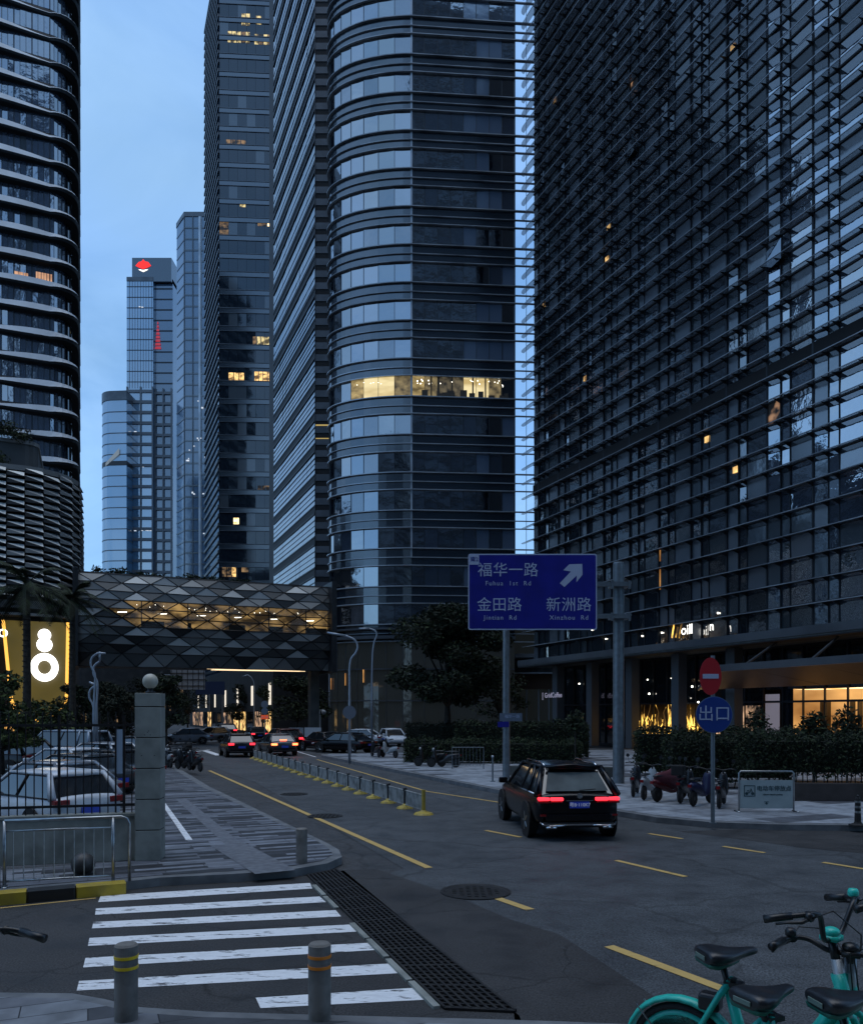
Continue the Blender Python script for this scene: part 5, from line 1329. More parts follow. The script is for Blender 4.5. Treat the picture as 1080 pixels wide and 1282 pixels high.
    for s in (-1,1):
        l = MB()
        if detail:
            l.box(s*.90 if s<0 else .90-.24, -.66 if s<0 else .90, -L/2-.035, -L/2+.14, zt_-.035, zt_+.03)
            l.box(-.64 if s<0 else .36, -.36 if s<0 else .64, -L/2-.055, -L/2+.05, zt_-.04, zt_+.03)
            l.box(min(s*.91,s*.66),max(s*.91,s*.66), -L/2-.02, -L/2+.2, zt_-.10, zt_-.05, 1); l.box(min(s*.64,s*.38),max(s*.64,s*.38), -L/2-.04, -L/2+.04, zt_-.09, zt_-.055, 1)
        else: l.box(min(s*h*.55,s*h*.93),max(s*h*.55,s*h*.93), -L/2-.02, -L/2+.22, zt_-.07, zt_+.06)
        l.build('tail_light', [lm, M['tail_off']], t, bevel=.015)
        l = MB(); l.box(min(s*h*.48,s*h*.84),max(s*h*.48,s*h*.84), L/2-.26, L/2-.02, .60 if kind!='suv' else .74, .70 if kind!='suv' else .86)
        l.build('headlight', M['head_on'] if front else M['head_off'], t, bevel=.02)
    if lights == 'strong':
        l = MB(); l.box(-.22,.22,yb0-.02,yb0+.05,belt+.10,belt+.15); l.build('brake_light', lm, t)
    p = MB(); py = -L/2-.045; pz = {'sedan':.62,'suv':.80,'van':.8,'hatch':.66}[kind]
    p.box(-.22,.22,py,py+.04,pz-.07,pz+.07); p.build('number_plate', M['plate_blue'], t)
    b = MB(); b.box(-h*.80,h*.80,-L/2-.02,-L/2+.15,.30,.42); b.build('rear_bumper', M['black'], t, bevel=.03)
    for s in (-1,1):
        m = MB(); m.box(min(s*(h-.02),s*(h+.20)),max(s*(h-.02),s*(h+.20)),yb1-.32,yb1-.20,belt+.0,belt+.14); m.build('side_mirror', pm, t, bevel=.03)
    return t, dict(L=L,h=h,H=H,belt=belt,yb0=yb0,yt0=yt0,yt1=yt1,yb1=yb1,wb=wb,wt=wt,zr=zr)

def cars():
    # the big black SUV driving away
    t, d = car('black estate SUV with glowing red tail lights driving away on the right lane', 2.99, 19.75, .10, 'black', 'suv', 'on', detail=True, group='cars in the street and car park')
    L = d['L']; y0 = -L/2
    g = MB(); s0,s1 = .78,.60
    def rp(f, x): # point on rear window plane
        yb, yt = d['yb0'], d['yt0']; return (x, yb+(yt-yb)*f-.055, d['belt']-.03+(d['zr']-d['belt']+.03)*f)
    g.quad(rp(.16,-.70),rp(.16,.70),rp(.80,.57),rp(.80,-.57)); g.build('rear_window', M['rear_glass'], t)
    g = MB(); g.tube([(-.63,d['yt0']-.14,d['zr']+.0),(0,d['yt0']-.22,d['zr']+.045),(.63,d['yt0']-.14,d['zr'])], .035, 8); g.tube([(-.55,d['yt0']-.08,d['zr']-.02),(.55,d['yt0']-.08,d['zr']-.02)], .06, 6); g.build('roof_spoiler', PC['black'], t, smooth=True)
    g = MB(); g.tube([rp(.18,.05),rp(.22,.42)], .012, 6); g.build('wiper', M['black'], t)
    for s in (-1,1):
        g = MB(); w = d['wt']*.90; g.tube([(s*w,d['yt0']+.05,d['zr']+.02),(s*w,d['yt0']+.25,d['zr']+.075),(s*w,0,d['zr']+.095),(s*w,d['yt1']-.2,d['zr']+.06),(s*w,d['yt1']-.05,d['zr']+.0)], .02, 8); g.build('roof_rail', M['chrome'], t, smooth=True)
        g = MB(); g.tube([(s*.30,y0-.045,.36),(s*.62,y0-.05,.34),(s*.80,y0+.0,.37),(s*.84,y0+.08,.41)], .022, 8); g.tube([(s*.52,y0-.05,.31),(s*.74,y0-.03,.31)], .03, 8); g.build('exhaust_trim', M['chrome'], t, smooth=True)
        g = MB(); g.box(min(s*.62,s*.86),max(s*.62,s*.86),y0-.01,y0+.04,.55,.59); g.build('reflector', M['tail_off'], t)
    g = MB(); g.box(-.80,.80,y0-.05,y0-.0,.355,.385); g.build('chrome_strip', M['chrome'], t)
    g = MB(); g.box(-.74,.74,y0-.03,y0+.1,.44,.60); g.build('bumper_shelf', PC['black'], t, bevel=.03)
    g = MB(); g.lathe([(.052,0),(.062,0),(.062,.01),(.052,.01)], (0,y0-.055,1.0), 20, 0, 'y')
    for a in (PI/2,PI/2+2*PI/3,PI/2+4*PI/3): g.tube([(0,y0-.05,1.0),(.055*math.cos(a),y0-.05,1.0+.055*math.sin(a))], .006, 5)
    g.build('emblem', M['chrome'], t)
    text('粤B·110K7', .105, M['plate_txt'], t, (0,y0-.052,.80), 'plate_number', 0, .002)
    g = MB(); g.box(-.3,.3,y0-.04,y0,.885,.90); g.build('boot_strip', M['chrome'], t)
    # traffic up the road
    hu = TH
    def at(px, Yd): return ((px-CX)/F*Yd, Yd)
    for (lab,px,Y,h_,p,k,l) in (
        ('dark hatchback braking at the head of the barrier, leftmost in its row',296,52,hu,'dark','hatch','on'),
        ('grey saloon with bright orange red brake lights behind the barrier',347,54,hu,'grey','sedan','strong'),
        ('maroon car half hidden beyond the braking grey saloon',353,61,hu+.1,'redbrown','suv','on'),
        ('black saloon with one red tail light, left of the two parked by the far kerb',404,58.5,hu+.25,'black','sedan','on'),
        ('black saloon in front of the white ones by the far kerb',430,56.5,hu+.6,'black','sedan','off'),
        ('white saloon parked before the curved tower',447,68,hu+.9,'white','sedan','off'),
        ('white hatchback parked beside the motorcycles',492,68,hu+3.0,'white','hatch','off'),
        ('silver car crossing the far end of the street',262,76,hu+1.35,'silver','hatch','off'),
        ('pale saloon at the far left behind the motorcycles',232,72,hu+1.5,'silver','sedan','off'),
        ('small dark car far off below the overhead panel',320,80,hu,'dark','sedan','on'),
        ('distant dark car beyond the silver one',282,90,hu,'dark','suv','on')):
        x,y = at(px,Y); car(lab, x, y, h_, p, k, l)
    # left kerb red glow handled by the tail lights; car park behind the fence
    for (lab,px,Y,h_,p,k) in (
        ('white hatchback nearest the fence, its red tail light behind the bars',52,18.9,.95,'white','hatch'),
        ('silver saloon second from the fence in the car park',62,23.0,1.05,'silver','sedan'),
        ('grey saloon third from the fence in the car park',92,27.0,1.1,'grey','sedan'),
        ('white saloon fourth from the fence in the car park',80,31.5,1.1,'white','sedan'),
        ('silver hatchback fifth from the fence in the car park',120,36.0,1.15,'silver','hatch'),
        ('pale blue van at the back of the car park',82,42.0,1.2,'blue','van'),
        ('black saloon at the left edge of the car park',5,36.0,1.2,'black','suv'),
        ('dark saloon by the end of the fence in the car park',128,30.0,1.15,'dark','sedan'),
        ('grey hatchback at the far end of the car park',132,46.0,1.2,'grey','hatch')):
        x,y = at(px,Y); car(lab, x, y, h_, p, k, 'off')

# ================================================================== scooters and motorcycles
def make_scooter(label, X, Y, hd, z, pm, group, box=False, cover=None):
    t = thing('scooter', label, 'scooter', (X,Y,z), hd, group)
    for y in (-.62,.62):
        w = MB(); w.lathe([(.12,-.045),(.20,-.05),(.235,0),(.20,.05),(.12,.045)], (0,0,0), 20, 0, 'x'); wo = w.build('wheel', M['rubber'], t, loc=(0,y,.235))
        w = MB(); w.lathe([(.001,-.05),(.12,-.04),(.12,.04),(.001,.05)], (0,0,0), 14, 0, 'x'); w.build('rim', M['dark_metal'], wo)
    b = MB()
    b.loft([[(s*w,y,z0),(w*.0+s*w,y,z1)] if False else (-w,y,z0) for s in (1,)] if False else [[(-w,y,z0),(w,y,z0),(w*.9,y,z1),(-w*.9,y,z1)] for (y,w,z0,z1) in ((-.85,.06,.55,.68),(-.7,.13,.42,.74),(-.35,.16,.30,.72),(-.1,.15,.26,.60),(.0,.14,.22,.34),(.28,.15,.22,.32))]
           )
    b.build('rear_body', pm, t, smooth=True, sub=1)
    b = MB(); b.loft([[(-w,y+dy,z),(w,y+dy,z),(w*.8,y+.10,z),(-w*.8,y+.10,z)] for (w,y,z,dy) in ((.17,.30,.22,0),(.19,.34,.5,0),(.17,.38,.78,0),(.10,.42,.95,0))]); b.build('front_shield', pm, t, smooth=True, sub=1)
    b = MB(); b.loft([[(-w,y,.74),(w,y,.74),(w*.9,y,zt),(-w*.9,y,zt)] for (y,w,zt) in ((-.80,.08,.80),(-.6,.14,.84),(-.2,.13,.81),(-.02,.07,.78))]); b.build('seat', M['saddle'], t, smooth=True, sub=1)
    b = MB(); b.tube([(0,.62,.235),(0,.50,.7),(0,.42,1.0)], .03, 8); b.build('fork', M['dark_metal'], t)
    b = MB(); b.tube([(-.34,.28,1.03),(-.2,.38,1.05),(0,.42,1.0),(.2,.38,1.05),(.34,.28,1.03)], .017, 8); hb = b.build('handlebar', M['bike_black'], t, smooth=True)
    for s in (-1,1):
        b = MB(); b.tube([(s*.24,.38,1.05),(s*.27,.40,1.22)], .006, 5); b.lathe([(.001,-.01),(.055,-.01),(.055,.01),(.001,.01)], (s*.28,.40,1.27), 12, 0, 'y'); b.build('mirror', M['black_metal'], hb)
    b = MB(); b.ball((0,.50,.88), .075, 12); b.build('headlight', M['head_off'], t, smooth=True)
    b = MB(); b.box(-.05,.05,-.90,-.86,.56,.64); b.build('tail_light', M['tail_off'], t)
    b = MB(); b.loft([[(-.06,.62+.25*math.sin(a)*1.0-.0,.235+.27*math.cos(a)),(.06,.62+.25*math.sin(a),.235+.27*math.cos(a)),(.06,.62+.23*math.sin(a),.235+.25*math.cos(a)),(-.06,.62+.23*math.sin(a),.235+.25*math.cos(a))] for a in (-1.2,-.6,0,.6,1.1)]); b.build('front_mudguard', pm, t)
    if box:
        b = MB(); b.box(-.18,.18,-1.0,-.66,.84,1.14); b.build('rear_box', M['black'], t, bevel=.03)
    if cover:
        b = MB(); rr = random.Random(int(X*10))
        rg = []
        for i,(y,w,z0,z1) in enumerate(((-.75,.14,.70,.86),(-.4,.20,.60,.90),(-.05,.22,.50,.92),(.18,.27,.44,1.02),(.36,.30,.42,1.10),(.50,.24,.40,1.02),(.60,.15,.50,.84))):
            z0 -= .12; N_ = 14; rgi = []
            for q in range(N_):
                a = PI*q/(N_-1); f_ = rr.uniform(.86,1.08)*(1.06 if q%2 else .92)
                rgi.append((-w*.78*math.cos(a)*f_, y+rr.uniform(-.02,.02), z0+(z1-z0)*(max(0,math.sin(a))**.6)*(.97+.05*rr.random())))
            rg.append(rgi)
        b.loft(rg); b.build('rain_cover', cover, t, smooth=True, sub=1)
    return t
M['cover_red'] = mat('rain_cover_red', (.075,.012,.018), .5, noise=(5,(.08,.01,.02),.4,.6), bump=(8,.6,.03))
M['cover_blue'] = mat('rain_cover_blue', (.018,.020,.05), .5, noise=(5,(.02,.02,.05),.4,.6), bump=(8,.6,.03))
M['sc_dark'] = mat('scooter_dark', (.012,.013,.016), .3)
M['sc_blue'] = mat('scooter_blue', (.02,.022,.07), .35)
M['sc_white'] = mat('scooter_white', (.35,.38,.40), .3)
M['sc_red'] = mat('scooter_red', (.10,.01,.015), .3)
def scooters():
    rr = random.Random(17); gp = 'scooters parked on the right pavement'
    def at(px,py): return G(px,py,.14)
    rows = [(795,996,-.35,'sc_dark',None,False,'dark scooter with pale headlight, first right of the thick sign post'),
            (812,1000,-.5,'sc_white',None,False,'white fronted scooter, second from the sign post'),
            (838,1003,-.9,'sc_red','cover_red',False,'scooter with a dark red rain cover, behind the exit sign post'),
            (858,1004,-.55,'sc_dark',None,True,'dark scooter with a rear box, right of the red covered one'),
            (878,1008,-.7,'sc_blue',None,False,'dark blue scooter just left of the exit sign post'),
            (903,1010,-.45,'sc_dark',None,False,'black scooter beside the notice board')]
    for (px,py,h_,pm,cv,bx,lab) in rows:
        x,y = at(px,py); make_scooter(lab, x, y, h_, .146, M[pm], gp, bx, M[cv] if cv else None)
    gp = 'motorcycles by the far hedge'
    for (px,py,h_,pm,lab) in ((470,948,.4,'sc_dark','dark motorcycle left of the pair by the white cars'),(487,949,.7,'sc_white','pale motorcycle right of the pair by the white cars'),(538,960,1.2,'sc_dark','dark motorcycle in front of the low hedge, left one'),(555,961,1.3,'sc_dark','dark motorcycle next to the small tubular fence')):
        x,y = at(px,py); make_scooter(lab, x, y, h_, .146, M[pm], gp)
    gp = 'scooters crowded on the plaza edge'
    labs = ['dark scooter nearest the camera at the right end of the plaza group','black scooter second in the plaza group','dark scooter with rear box in the plaza group','scooter in the middle of the plaza group','far left dark scooter behind the gate pillar','scooter at the back left of the plaza group','scooter at the back right of the plaza group']
    for i,(px,py) in enumerate(((244,966),(232,964),(220,962),(211,961),(203,960),(216,955),(236,956))):
        x,y = at(px,py); make_scooter(labs[i], x, y, .3+rr.random()*.7, .146, M['sc_dark'] if i != 3 else M['sc_white'], gp, i==2)

# ================================================================== teal share bicycles in the foreground
def bicycle(label, X, Y, z, hd, steer=0, sh=.80, fork_label=True, basket=False, lamp=False, srot=0, hz=.985, rise=1.0, bell=1):
    """local +x is forward, origin on the ground under the saddle"""
    t = thing('bicycle', label, 'bicycle', (X,Y,z), hd, 'teal share bicycles')
    xr, xf, wr = -.23, .72, .262
    def wheel(x, par, m):
        w = MB(); n = 40
        w.lathe([(wr-.035,-.012),(wr-.03,-.022),(wr-.008,-.018),(wr,0),(wr-.008,.018),(wr-.03,.022),(wr-.035,.012)], (0,0,0), n, 0, 'y')
        wo = w.build('wheel', M['rubber'], par, smooth=True, loc=(x,0,wr))
        r = MB(); r.lathe([(wr-.06,-.012),(wr-.035,-.014),(wr-.035,.014),(wr-.06,.012),(wr-.06,-.012)], (0,0,0), n, 0, 'y'); r.build('rim', M['teal'], wo, smooth=True)
        s = MB()
        for k in range(20):
            a = 2*PI*k/20; s.tube([(.02*math.cos(a),.02*(-1)**k,.02*math.sin(a)),((wr-.05)*math.cos(a+.1*(-1)**k),0,(wr-.05)*math.sin(a+.1*(-1)**k))], .0013, 3, 0, False)
        s.lathe([(.001,-.04),(.025,-.04),(.025,.04),(.001,.04)], (0,0,0), 12, 0, 'y'); s.build('spokes', M['steel'], wo)
        return wo
    wheel(xr, t, 0)
    f = MB(); sx0 = -.02
    f.loft([]) if False else None
    f.tube([(xr,.055,wr),(-.04,.045,.62),(.0,.0,.68)], [.012,.014,.02], 8); f.tube([(xr,-.055,wr),(-.04,-.045,.62),(.0,0,.68)], [.012,.014,.02], 8)
    f.tube([(.10,0,.28),(.03,0,.48),(-.02,0,.66)], [.028,.026,.024], 12)
    f.tube([(xr,.05,wr),(.10,.03,.28)], .014, 8); f.tube([(xr,-.05,wr),(.10,-.03,.28)], .014, 8)
    f.tube([(.10,0,.28),(.26,0,.36),(.40,0,.58),(.455,0,.72)], [.034,.036,.036,.034], 12)
    f.tube([(.53,0,.66),(.565,0,.84)] if False else [(.49,0,.64),(.445,0,.80)], .030, 14)
    f.build('frame', M['teal'], t, smooth=True)
    # rear mudguard with a flat carrier tab
    g = MB(); rg = []
    for i in range(17):
        a = math.radians(-20+200*i/16) ; r_ = wr+.028
        cx2, cz = xr+math.cos(a)*r_*1, wr+math.sin(a)*r_
        ox, oz = math.cos(a), math.sin(a)
        rg.append([(cx2-ox*.018,-.034,cz-oz*.018),(cx2,-.030,cz),(cx2+ox*.008,0,cz+oz*.008),(cx2,.030,cz),(cx2-ox*.018,.034,cz-oz*.018),(cx2+ox*.002,0,cz+oz*.002)])
    g.loft(rg); mg = g.build('rear_mudguard', M['teal'], t, smooth=True)
    g = MB(); g.tube([(xr,.06,wr),(xr-.22,.045,wr+.22)], .004, 6); g.tube([(xr,-.06,wr),(xr-.22,-.045,wr+.22)], .004, 6); g.build('mudguard_stay', M['steel'], mg)
    # saddle
    s = MB(); rg = []
    zs = sh+.02; K_ = .80
    for (x,w,zt,zb) in ((-.165,.070,.000,-.055),(-.155,.094,.016,-.066),(-.12,.104,.026,-.072),(-.07,.098,.020,-.070),(-.02,.074,.008,-.060),(.03,.046,.006,-.048),(.08,.030,.012,-.036),(.115,.024,.014,-.028),(.135,.014,.006,-.020)):
        zt, zb, x = zt*K_, zb*K_, x*.93
        rg.append([(x,-w*.75,zs+zb),(x,-w,zs+zb*.45),(x,-w*.93,zs+zt*.4-.002),(x,-w*.55,zs+zt),(x,0,zs+zt*.82),(x,w*.55,zs+zt),(x,w*.93,zs+zt*.4-.002),(x,w,zs+zb*.45),(x,w*.75,zs+zb),(x,0,zs+zb)])
    s.loft(rg); so = s.build('saddle', M['saddle'], t, smooth=True, sub=2, rotz=srot)
    s = MB(); s.loft([[(x,-w,zs+a),(x,w,zs+a),(x,w*.8,zs+b),(x,-w*.8,zs+b)] for (x,w,a,b) in ((-.145,.08,-.044,-.062),(-.10,.085,-.046,-.070),(-.03,.055,-.042,-.062),(.02,.035,-.035,-.05))]); s.build('saddle_base', M['teal_dark'], so, smooth=True)
    s = MB(); s.box(-.159,-.154,-.045,.045,zs-.033,zs-.012); s.build('rear_label', M['plate_grey'], so, bevel=.002)
    s = MB(); s.tube([(-.0,0,.60),(-.045,0,sh-.05)], .0155, 12); s.build('seat_post', M['bike_black'], t, smooth=True)
    s = MB(); s.tube([(-.0,0,.635),(.0,0,.69)], .024, 12); s.box(-.03,.05,-.03,.03,.655,.675); s.build('seat_clamp', M['bike_black'], t)
    s = MB(); s.box(-.15,-.05,-.04,.04,.52,.60); s.build('lock_box', M['bike_black'], t, bevel=.015)
    # steering assembly
    st = bpy.data.objects.new('front_assembly', None); COL.objects.link(st); st.parent = t; st.location = (.56,0,0); st.rotation_euler = (0,0,steer); st.empty_display_size=.1
    def fb(mb, name, m, **k): return mb.build(name, m, t, smooth=True, **k)
    Mst = Matrix.Translation((.47,0,0)) @ Matrix.Rotation(steer,4,'Z')
    bpy.data.objects.remove(st)
    def nb(): m = MB(); m.M = Mst; return m
    m = nb(); m.tube([(.01,0,.62),(-.03,0,.86)], .024, 14); fb(m, 'head_tube', M['silver'])
    m = nb(); m.tube([(-.03,0,.84),(-.052,0,hz)], .019, 12); fb(m, 'stem', M['bike_black'])
    if fork_label:
        m = nb(); 
        for k in range(6):
            a0, a1 = PI*.55+k*.28, PI*.55+(k+1)*.28
            m.quad((.0+.026*math.cos(a0)-.004,.026*math.sin(a0),.70),(.0+.026*math.cos(a1)-.004,.026*math.sin(a1),.70),(-.02+.026*math.cos(a1)-.004,.026*math.sin(a1),.80),(-.02+.026*math.cos(a0)-.004,.026*math.sin(a0),.80))
        fb(m, 'frame_label', M['plate_white'])
    for s_ in (-1,1):
        m = nb(); m.tube([(.01,0,.63),(.02,s_*.05,.60),(.16,s_*.055,.30)], [.018,.016,.012], 8); fb(m, 'fork_blade', M['teal'])
    w = wheel(0, t, 0); w.matrix_local = Mst @ Matrix.Translation((.16,0,wr))
    g = nb(); rg = []
    for i in range(13):
        a = math.radians(10+150*i/12); r_ = wr+.028; ox, oz = math.cos(a), math.sin(a)
        rg.append([(.16+ox*(r_-.016),-.034,wr+oz*(r_-.016)),(.16+ox*r_,-.03,wr+oz*r_),(.16+ox*(r_+.006),0,wr+oz*(r_+.006)),(.16+ox*r_,.03,wr+oz*r_),(.16+ox*(r_-.016),.034,wr+oz*(r_-.016)),(.16+ox*r_,0,wr+oz*r_)])
    g.loft(rg); g.build('front_mudguard', M['teal'], t, smooth=True)
    # handlebar: up and out, then back to the grips
    m = nb(); 
    def hp(s_): return [(-.052,s_*.0,hz),(-.05,s_*.055,hz+.0),(-.045,s_*.095,hz+.02*rise),(-.035,s_*.135,hz+.085*rise),(-.03,s_*.165,hz+.125*rise),(-.035,s_*.20,hz+.140*rise),(-.06,s_*.235,hz+.138*rise),(-.10,s_*.262,hz+.130*rise),(-.17,s_*.292,hz+.112*rise)]
    pts = hp(-1)[::-1]+hp(1)[1:]
    m.tube(smooth(pts,3), .0115, 12); hb = fb(m, 'handlebar', M['bike_black'])
    for s_ in (-1,1):
        h_ = hp(s_)
        m = nb(); e = Vector(h_[-1]); d_ = (Vector(h_[-1])-Vector(h_[-2])).normalized(); m.tube([Vector(h_[-2]), e, e+d_*.035], [.0165,.0165,.018], 12); m.build('grip', M['bike_black'], hb, smooth=True)
        m = nb(); c = Vector(h_[-3]); m.tube([c+Vector((0,-s_*.01,0)),c+Vector((.03,0,-.01))], .018, 10); m.tube([c+Vector((.02,0,-.012)),c+Vector((-.0,s_*.03,-.028)),c+Vector((-.05,s_*.055,-.034)),c+Vector((-.09,s_*.07,-.044))], [.010,.008,.006,.006], 8)
        m.build('brake_lever', M['bike_black'], hb, smooth=True)
        m = nb(); q = Vector((0.03,s_*.02,.90)); m.tube([c+Vector((.03,0,-.01)),c+Vector((.10,-s_*.03,.03)),Vector((.10,s_*.08,hz+.06)),Vector((.08,s_*.03,hz-.02)),q,Vector((.05,s_*.03,.72))], .0032, 6); m.build('brake_cable', M['bike_black'], hb, smooth=True)
    m = nb(); m.ball((-.052,0,hz+.028), .036, 14, 0, .62); m.box(-.088,-.016,-.036,.036,hz-.008,hz+.014); m.build('stem_cap', M['teal' if bell and not lamp else 'bike_black'], hb, smooth=True)
    m = nb(); p = Vector(hp(bell or 1)[6]); m.lathe([(.001,.022),(.018,.02),(.024,.008),(.024,-.008),(.02,-.014),(.001,-.014)], tuple(p+Vector((.005,0,.022))), 14); m.build('bell', M['teal' if bell and not lamp else 'bike_black'], hb, smooth=True)
    if basket:
        m = nb(); rg=[]
        w0,w1 = .10,.15
        for (x0,x1,z0,w) in ((.09,.30,.72,.11),(.08,.36,.94,.16)):
            rg.append([(x0,-w,z0),(x1,-w,z0),(x1,w,z0),(x0,w,z0)])
        vs = rg[0]+rg[1]; m.add(vs, [(3,2,1,0),(0,1,5,4),(1,2,6,5),(2,3,7,6),(3,0,4,7)]); 
        for i in range(4): m.tube([rg[1][i], rg[1][(i+1)%4]], .009, 6)
        m.build('basket', M['teal'], t)
    if lamp: m = nb(); m.ball((.09,0,.93), .065, 16, 0, .8); m.box(-.03,.06,-.02,.02,.90,.93); m.build('headlight', M['lamp_grey'], t, smooth=True)
    # cranks, chain case
    m = MB(); m.lathe([(.001,-.012),(.085,-.012),(.085,.012),(.001,.012)], (.10,-.055,.28), 24, 0, 'y'); m.loft([[(xr,-.05,wr-.04),(xr,-.068,wr-.04),(xr,-.068,wr+.04),(xr,-.05,wr+.04)],[(.10,-.05,.20),(.10,-.068,.20),(.10,-.068,.36),(.10,-.05,.36)]]); m.build('chain_case', M['bike_black'], t)
    m = MB(); m.tube([(.10,-.08,.28),(.20,-.09,.16)], .010, 8); m.tube([(.10,.06,.28),(0,.07,.40)], .010, 8); m.box(.16,.25,-.17,-.09,.145,.170); m.box(-.05,.04,.07,.15,.39,.415); m.build('pedals', M['bike_black'], t)
    m = MB(); m.tube([(xr+.04,.06,wr-.02),(xr-.02,.16,.0)], .008, 6); m.build('kickstand', M['bike_black'], t)
    return t
def bicycles():
    Z = .88
    def sp(px, py, h): # saddle point
        Yd = (EYE-(Z+h))*F/(py-HZ); return ((px-CX)/F*Yd, Yd)
    x,y = sp(916,1195,.80); bicycle('teal share bicycle with the farthest saddle, its wide handlebar raised behind the others', x, y, Z, -.66, -.20, .80, srot=.80, hz=.945)
    x,y = sp(964,1246,.76); bicycle('teal share bicycle in front with its rear mudguard at the bottom edge', x, y, Z, .42, .70, .76, hz=.885, rise=.3, bell=0)
    x,y = sp(1066,1252,.80); bicycle('teal share bicycle whose saddle is cut by the right edge', x, y, Z, .15, .3, .80)
    # cut-off bicycle at the left edge
    bicycle('dark bicycle cut by the left edge, only one grip and its grey lamp showing', -1.90, 2.62, Z, PI/2, 1.0, .82, True, lamp=True, hz=.90)
# ================================================================== plants
LEAF = [M['leaf_dark'], M['leaf_mid'], M['leaf_light']]
def leaves(mb, c, rad, n, size, rr, mis=(0,0,1), shell=.55, flat=1.0):
    for _ in range(n):
        while True:
            d = Vector((rr.uniform(-1,1),rr.uniform(-1,1),rr.uniform(-1,1)))
            if .05 < d.length <= 1: break
        r = shell+(1-shell)*rr.random()
        p = Vector(c)+Vector((d.x*rad[0],d.y*rad[1],d.z*rad[2]))*(r/ max(d.length,.3) if rr.random()<.7 else 1)
        a = Vector((rr.gauss(0,1),rr.gauss(0,1),rr.gauss(0,.6)*flat)).normalized(); b = a.cross(Vector((rr.gauss(0,1),rr.gauss(0,1),rr.gauss(0,1)))).normalized()
        s = size*rr.uniform(.6,1.3); w = s*.42
        mb.add([p-a*s*.5, p+b*w*.5, p+a*s*.5, p-b*w*.5], [(0,1,2,3)], mis[rr.randrange(len(mis))])
def tree(label, X, Y, H, Wd, z=0, seed=1, n=3600, size=.28, trunk=.2, clear=.28, mis=(0,0,0,1), group='street trees', lean=0, cat='tree', name='broadleaf_tree'):
    rr = random.Random(seed); t = thing(name, label, cat, (X,Y,z), 0, group)
    tr = MB(); hc = H*clear
    tr.tube([(0,0,0),(lean*.3,0,hc*.6),(lean*.6,.0,hc),(lean,0,H*.75)], [trunk*1.25,trunk,trunk*.8,trunk*.25], 8)
    cl = []; K = 22
    for i in range(K):
        a = rr.random()*2*PI; h = hc+(H-hc)*(.12+.86*rr.random()); f = (h-hc)/(H-hc)
        rmax = Wd/2*math.sin(PI*min(.97,max(.12,.20+.72*f)))**.7*.80
        r = rmax*rr.uniform(.25,1)
        cl.append((lean+r*math.cos(a), r*math.sin(a), h, rr.uniform(.10,.19)*Wd))
        tr.tube([(lean*.6,0,hc+(h-hc)*.25),(lean+r*.5*math.cos(a),r*.5*math.sin(a),hc+(h-hc)*.62),(lean+r*math.cos(a),r*math.sin(a),h)], [trunk*.45,trunk*.25,trunk*.08], 5)
    tr.build('trunk', M['bark'], t, smooth=True)
    cr = MB()
    for (x,y,h,r) in cl: leaves(cr, (x,y,h), (r,r,r*.62), n//K, size, rr, mis)
    cr.build('crown', LEAF, t)
    return t
def shrub_mass(mb, x0,x1,y0,y1,z0,z1,n,size,rr,mis):
    """leaves in a box, thick on its faces"""
    for _ in range(n):
        f = rr.random(); u, v, w = rr.random(), rr.random(), rr.random()
        if f < .45: p = Vector((x0+(x1-x0)*u, y0+rr.gauss(0,.075), z0+(z1-z0)*w))
        elif f < .8: p = Vector((x0+(x1-x0)*u, y0+(y1-y0)*v, z1+rr.gauss(0,.075)))
        elif f < .9: p = Vector((x0+rr.gauss(0,.075), y0+(y1-y0)*v, z0+(z1-z0)*w))
        else: p = Vector((x1+rr.gauss(0,.075), y0+(y1-y0)*v, z0+(z1-z0)*w))
        p.z += .06*math.sin(p.x*2.3)+.05*math.sin(p.x*5.1+p.y*3)
        if rr.random() < .03 and p.z > z1-.12: p.z += rr.random()*.22
        a = Vector((rr.gauss(0,1),rr.gauss(0,1),rr.gauss(0,.8))).normalized(); b = a.cross(Vector((rr.gauss(0,1),rr.gauss(0,1),rr.gauss(0,1)))).normalized()
        s = size*rr.uniform(.6,1.4); mb.add([p-a*s*.5,p+b*s*.22,p+a*s*.5,p-b*s*.22], [(0,1,2,3)], mis[rr.randrange(len(mis))])
def hedge(label, X, Y, rot, L, D, z0, H, seed, n, size=.13, mis=(0,0,1), stems=False):
    rr = random.Random(seed); t = thing('hedge', label, 'hedge', (X,Y,.14), rot, 'clipped hedges')
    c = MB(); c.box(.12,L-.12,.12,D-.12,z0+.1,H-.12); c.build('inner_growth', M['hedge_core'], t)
    m = MB(); shrub_mass(m, 0,L,0,D,z0,H,n,size,rr,mis); m.build('foliage', LEAF, t)
    for i in range(int(L/.35)):
        s = MB(); x = .2+i*.35+rr.random()*.1; s.tube([(x,.2+rr.random()*.3,0),(x+rr.gauss(0,.06),.3,z0+.25)], .018, 5); s.build('stem', M['bark'], t)
    return t
M['planter'] = mat('planter', (.05,.04,.038), .7, noise=(3,(.03,.025,.022),.4,.7))
M['hedge_core'] = mat('hedge_core', (.008,.012,.006), .9)
